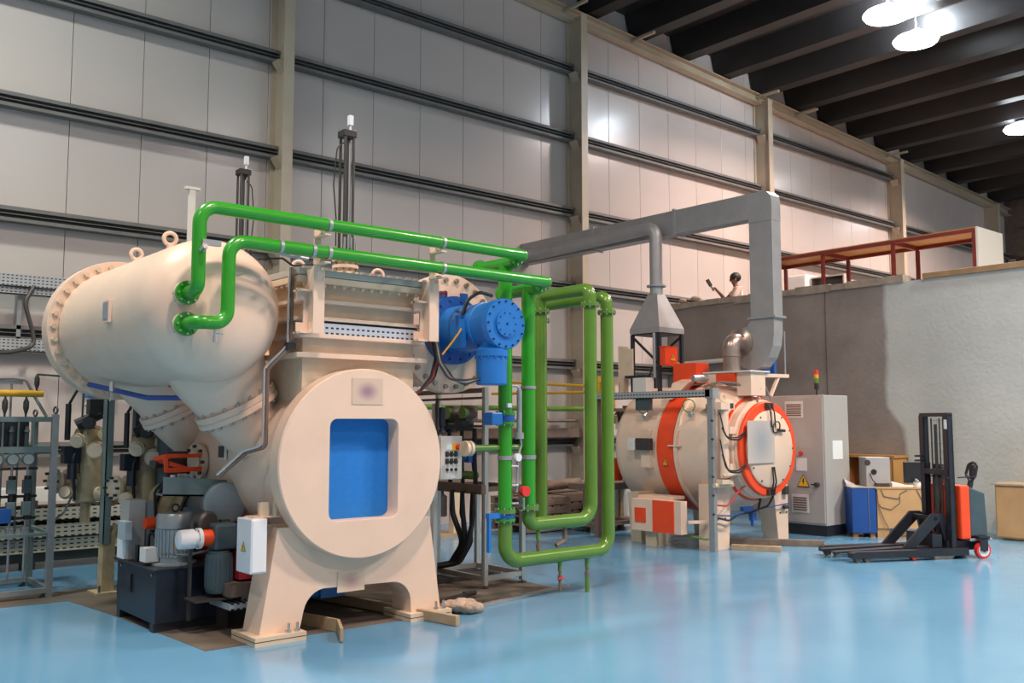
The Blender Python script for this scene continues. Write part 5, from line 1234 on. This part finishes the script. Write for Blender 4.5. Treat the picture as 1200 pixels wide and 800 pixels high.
box(-.04, .36, .20, .24, .05, .37).build('screen_case', 'black', mn, bevel=.006, smooth=False)
box(-.02, .34, .194, .20, .07, .35).build('screen', 'screen', mn, smooth=False)
MB().box(.10, .22, .22, .30, 0, .012).box(.14, .18, .24, .27, .01, .15).build('stand', 'black', mn, smooth=False)
t = thing('desk_phone', 'small pale telephone on the desk beside the monitor', 'telephone', (14.0, 6.93, .755), local=True, rz=-radians(46))
MB().prism([(0, 0), (.16, 0), (.16, .07), (0, .03)], 'X', -.06, .06).build('base', 'offwhite', t, smooth=False)
MB().tube([(-.03, .03, .06), (-.03, .03, .09), (-.03, .14, .11), (-.03, .14, .08)], .015, 8, .02).build('handset', 'cabgrey', t)
sh = thing('wooden_shelf', 'open wooden shelf unit against the cement wall behind the computer', 'shelf', (15.2, 8.5, 0))
for y in (7.88, 8.30, 8.72, 9.35): box(15.0, 15.48, y, y+.03, 0, 1.14).build('upright', 'ply2', sh, smooth=False)
box(15.0, 15.48, 7.86, 9.40, 1.14, 1.18).build('top', 'ply2', sh, smooth=False)
box(15.46, 15.485, 7.88, 9.38, 0, 1.14).build('back', 'ply2', sh, smooth=False)
for z in (.1, .62): box(15.0, 15.46, 7.9, 9.36, z, z+.03).build('shelf_board', 'ply2', sh, smooth=False)
box(15.0, 15.02, 7.90, 8.28, .65, 1.12).build('door', 'ply', sh, smooth=False)
cbx2 = thing('plywood_cabinet', 'low plywood cabinet standing by the pale wall at the right edge', 'cabinet', (14.65, 5.5, 0))
box(14.66, 15.25, 4.6, 6.13, .03, .80).build('body', 'ply', cbx2, smooth=False)
box(14.62, 15.3, 4.56, 6.17, .80, .825).build('top', 'wood', cbx2, smooth=False)
for y0, y1 in ((5.38, 6.11), (4.63, 5.36)): box(14.64, 14.66, y0, y1, .05, .78).build('door', 'ply', cbx2, bevel=.003, smooth=False)
box(14.7, 15.2, 4.7, 6.05, 0, .03).build('plinth', 'ply2', cbx2, smooth=False)
t = thing('small_device', 'small dark box on the plywood cabinet at the right edge', 'box', (14.9, 5.6, .825))
box(14.8, 15.0, 5.5, 5.68, .826, .96).build('body', 'iron', t, bevel=.01, smooth=False)
box(14.795, 14.80, 5.52, 5.66, .84, .95).build('face', 'screen', t, smooth=False)

# ================================================================== TIMBER AND RAG ON THE FLOOR
tag(MB().bar((3.93, 7.55, .055), (4.04, 6.95, .055), .025, .10).bar((4.04, 6.95, .055), (3.87, 6.60, .06), .025, .10).build('curved_strip', 'wood', smooth=False), 'thin curved wooden strip on the blue floor right of the left saddle foot', 'timber')
tag(MB().bar((4.55, 8.9, .045), (4.93, 6.50, .045), .05, .085).build('timber_batten', 'wood', bevel=.004, smooth=False), 'pale timber batten on the floor under the arch, left of the right saddle foot', 'timber')
tag(MB().bar((10.75, 8.0, .035), (11.05, 7.42, .035), .09, .07).build('timber_batten', 'wood', bevel=.004, smooth=False), 'short timber batten on the floor beside the left leg of the small furnace', 'timber')
tag(MB().bar((11.0, 8.62, .045), (11.95, 7.33, .045), .07, .09).build('timber_batten', 'oldwood', bevel=.004, smooth=False) , 'long dull timber batten on the floor under the small furnace door', 'timber')
rb = MB()
for i in range(9):
    rb.ball((5.22+.06*cos(i*2.1)+.02*i, 6.95+.05*sin(i*1.7)-.012*i, .045+.02*(i % 3)), .06+.012*(i % 2), 12, (1.25, 1.0, .75))
rg = rb.build('rag', 'rag')
rm = rg.modifiers.new('remesh', 'REMESH'); rm.mode = 'VOXEL'; rm.voxel_size = .012; rm.use_smooth_shade = True
dx_ = bpy.data.textures.new('folds', 'CLOUDS'); dx_.noise_scale = .06
dm = rg.modifiers.new('displace', 'DISPLACE'); dm.texture = dx_; dm.strength = .03
tag(rg, 'crumpled beige rag on the floor at the right saddle foot', 'rag')
tag(MB().bar((5.2, 7.35, .03), (5.75, 7.42, .05), .05, .03).cyl((5.7, 7.42, .05), (5.85, 7.44, .055), .03, 10).build('steel_offcut', 'iron', smooth=False), 'dark steel offcut on the bare concrete right of the rag', 'bar')

# ================================================================== ON THE DECK BEHIND THE BLOCK WALL
rf = thing('red_frame_shed', 'red steel frame with plywood roof on the deck above the block wall', 'shed', (17.1, 9.5, 3.48))
ZF = 5.10
for y in (7.10, 8.58, 10.03, 11.5):
    for x in (16.6, 17.55):
        box(x-.03, x+.03, y-.03, y+.03, 3.48, ZF-.08).build('post', 'redsteel', rf, smooth=False)
    box(16.6, 17.55, y-.03, y+.03, ZF-.08, ZF).build('cross_beam', 'redsteel', rf, smooth=False)
for x in (16.57, 17.52): box(x, x+.06, 7.07, 11.53, ZF-.065, ZF+.0).build('edge_beam', 'redsteel', rf, smooth=False)
ys = [7.07+1.115*i for i in range(5)]
for a, c in zip(ys, ys[1:]): box(16.57, 17.6, a+.003, c-.003, ZF, ZF+.02).build('roof_board', 'ply2', rf, smooth=False)
box(16.57, 17.60, 7.03, 7.065, 3.48, ZF+.02).build('end_panel', 'offwhite', rf, smooth=False)
t = thing('white_locker', 'white locker on the deck below the red frame roof', 'locker', (18.3, 11.5, 3.48))
box(18.0, 18.5, 11.3, 11.75, 3.50, 4.95).build('body', 'offwhite', t, bevel=.01, smooth=False)
box(17.985, 18.0, 11.32, 11.73, 3.53, 4.92).build('door', 'white', t, smooth=False)
t = thing('dark_screen', 'dark glazed panel in a pale frame on the deck, right of the white locker', 'panel', (18.3, 10.9, 3.48))
box(18.15, 18.2, 10.5, 11.25, 3.48, 4.85).build('glass', 'screen', t, smooth=False)
for y in (10.47, 11.25): box(18.13, 18.22, y, y+.03, 3.48, 4.88).build('frame', 'cabgrey', t, smooth=False)
box(18.13, 18.22, 10.5, 11.25, 4.85, 4.88).build('frame', 'cabgrey', t, smooth=False)
MB().bar((18.1, 10.7, 3.49), (18.12, 11.0, 4.6), .03, .03).build('brace', 'offwhite', t, smooth=False)
for x, y, s_, lab in ((15.9, 12.4, .18, 'grey cement lump on the wall coping left of the person'), (16.0, 12.75, .14, 'small grey cement lump at the far left end of the wall coping')):
    tag(MB().ball((15.6, y, 4.25+s_*.35), s_*.6, 10, (.7, 1.2, .6)).build('cement_lump', 'copecem'), lab, 'rubble')

# ---- person kneeling on the deck, arm raised, seen over the wall
ps = thing('person', 'person with dark hair in a pale pink shirt kneeling behind the wall, arm raised', 'person', (16.25, 11.82, 3.48), local=True, rz=radians(139))
def skin_mesh(name, verts, edges, radii, m, parent, root=0, sub=2):
    me = bpy.data.meshes.new(name); me.from_pydata(verts, edges, []); me.materials.append(M_[m])
    o = bpy.data.objects.new(name, me); COL.objects.link(o)
    sk = o.modifiers.new('skin', 'SKIN'); sk.use_smooth_shade = True
    for i, r in enumerate(radii):
        d = me.skin_vertices[0].data[i]
        d.radius = r if isinstance(r, tuple) else (r, r); d.use_root = (i == root)
    sb = o.modifiers.new('sub', 'SUBSURF'); sb.levels = sub; sb.render_levels = sub
    o.parent = parent; ORG[o] = ORG[parent]
    return o
vs, es, rs = [], [], []
def chain(pts, rad, start=None):
    prev = start
    for p, r in zip(pts, rad):
        vs.append(p); rs.append(r); k = len(vs)-1
        if prev is not None: es.append((prev, k))
        prev = k
    return prev
pel = chain([(-.05, 0, .52)], [(.15, .12)])
chest = chain([(-.03, 0, .70), (0, 0, .98)], [(.14, .11), (.17, .12)], pel)
head0 = chain([(.02, 0, 1.09), (.045, 0, 1.14)], [.06, .055], chest)
chain([(.06, 0, 1.20), (.06, 0, 1.27), (.055, 0, 1.32)], [(.085, .075), (.098, .08), (.07, .06)], head0)
for s in (-1, 1):
    knee = chain([(.0, .10*s, .46), (.18, .12*s, .09)], [.095, .065], pel)
    chain([(-.05, .12*s, .065), (-.24, .12*s, .05), (-.30, .12*s, .04)], [.058, .042, .04], knee)
def arm(sh, el, wr, side):
    e = chain([sh, el, wr], [.062, .045, .030], chest)
    d = (Vector(wr)-Vector(el)).normalized(); up = V(0, 0, 1); sd = d.cross(up).normalized()
    palm = chain([tuple(Vector(wr)+d*.06)], [.032], e)
    for k in range(4):
        b0 = Vector(wr)+d*.09+sd*(.030-.02*k)
        L = (.030, .036, .034, .026)[k]
        chain([tuple(b0), tuple(b0+d*L-up*.012), tuple(b0+d*L*1.3-up*.045)], [.010, .009, .008], palm)
    t0 = Vector(wr)+d*.04+up*.02+sd*.03*side
    chain([tuple(t0), tuple(t0+d*.03+up*.015), tuple(t0+d*.055-up*.005)], [.011, .010, .009], palm)
arm((.0, -.20, 1.01), (.20, -.24, .84), (.38, -.17, 1.02), 1)
arm((.0, .20, 1.01), (.16, .24, .74), (.36, .14, .78), -1)
bodyo = skin_mesh('body', vs, es, rs, 'skin', ps)
for s in (-1, 1):
    MB().ball((.145, .034*s, 1.235), .012, 8).build('eye', 'hair', ps)
    MB().ball((.055, .098*s, 1.22), .03, 8, (.6, .4, 1)).build('ear', 'skin', ps)
MB().lathe((.135, 0, 1.235), (.35, 0, -1), [(.008, 0), (.018, .035), (.0, .045)], 8).build('nose', 'skin', ps)
MB().ball((.138, 0, 1.165), .014, 8, (.5, 1.5, .45)).build('mouth', 'hose_r', ps)
MB().ball((.035, 0, 1.285), .118, 14, (1.0, .95, .92)).build('hair', 'hair', ps)
vs, es, rs = [], [], []
a0 = chain([(-.05, 0, .50), (-.03, 0, .70), (0, 0, .99), (.015, 0, 1.075)], [(.165, .135), (.155, .125), (.19, .14), .08])
for sh, el, k in (((.0, -.20, 1.01), (.20, -.24, .84), .6), ((.0, .20, 1.01), (.16, .24, .74), .8)):
    chain([sh, tuple(Vector(sh).lerp(Vector(el), k))], [.078, .066], 2)
skin_mesh('shirt', vs, es, rs, 'shirt', ps)
vs, es, rs = [], [], []
chain([(-.05, 0, .50)], [(.155, .125)])
for s in (-1, 1): chain([(.0, .10*s, .44), (.18, .12*s, .095), (-.05, .12*s, .075), (-.22, .12*s, .06)], [.105, .078, .068, .055], 0)
skin_mesh('trousers', vs, es, rs, 'trouser', ps)
for s in (-1, 1): MB().ball((-.34, .12*s, .06), .055, 10, (1.6, .8, .95)).build('shoe', 'dark', ps)
tw = thing('hand_brush', 'dark brush held up in the hand of the person behind the wall', 'brush', (16.25, 11.82, 3.48), local=True, rz=radians(139))
MB().bar((.46, -.16, 1.02), (.52, -.15, 1.12), .03, .03).build('handle', 'oldwood', tw, smooth=False)
MB().bar((.52, -.15, 1.12), (.60, -.14, 1.26), .09, .05).build('bristles', 'hair', tw, smooth=False)
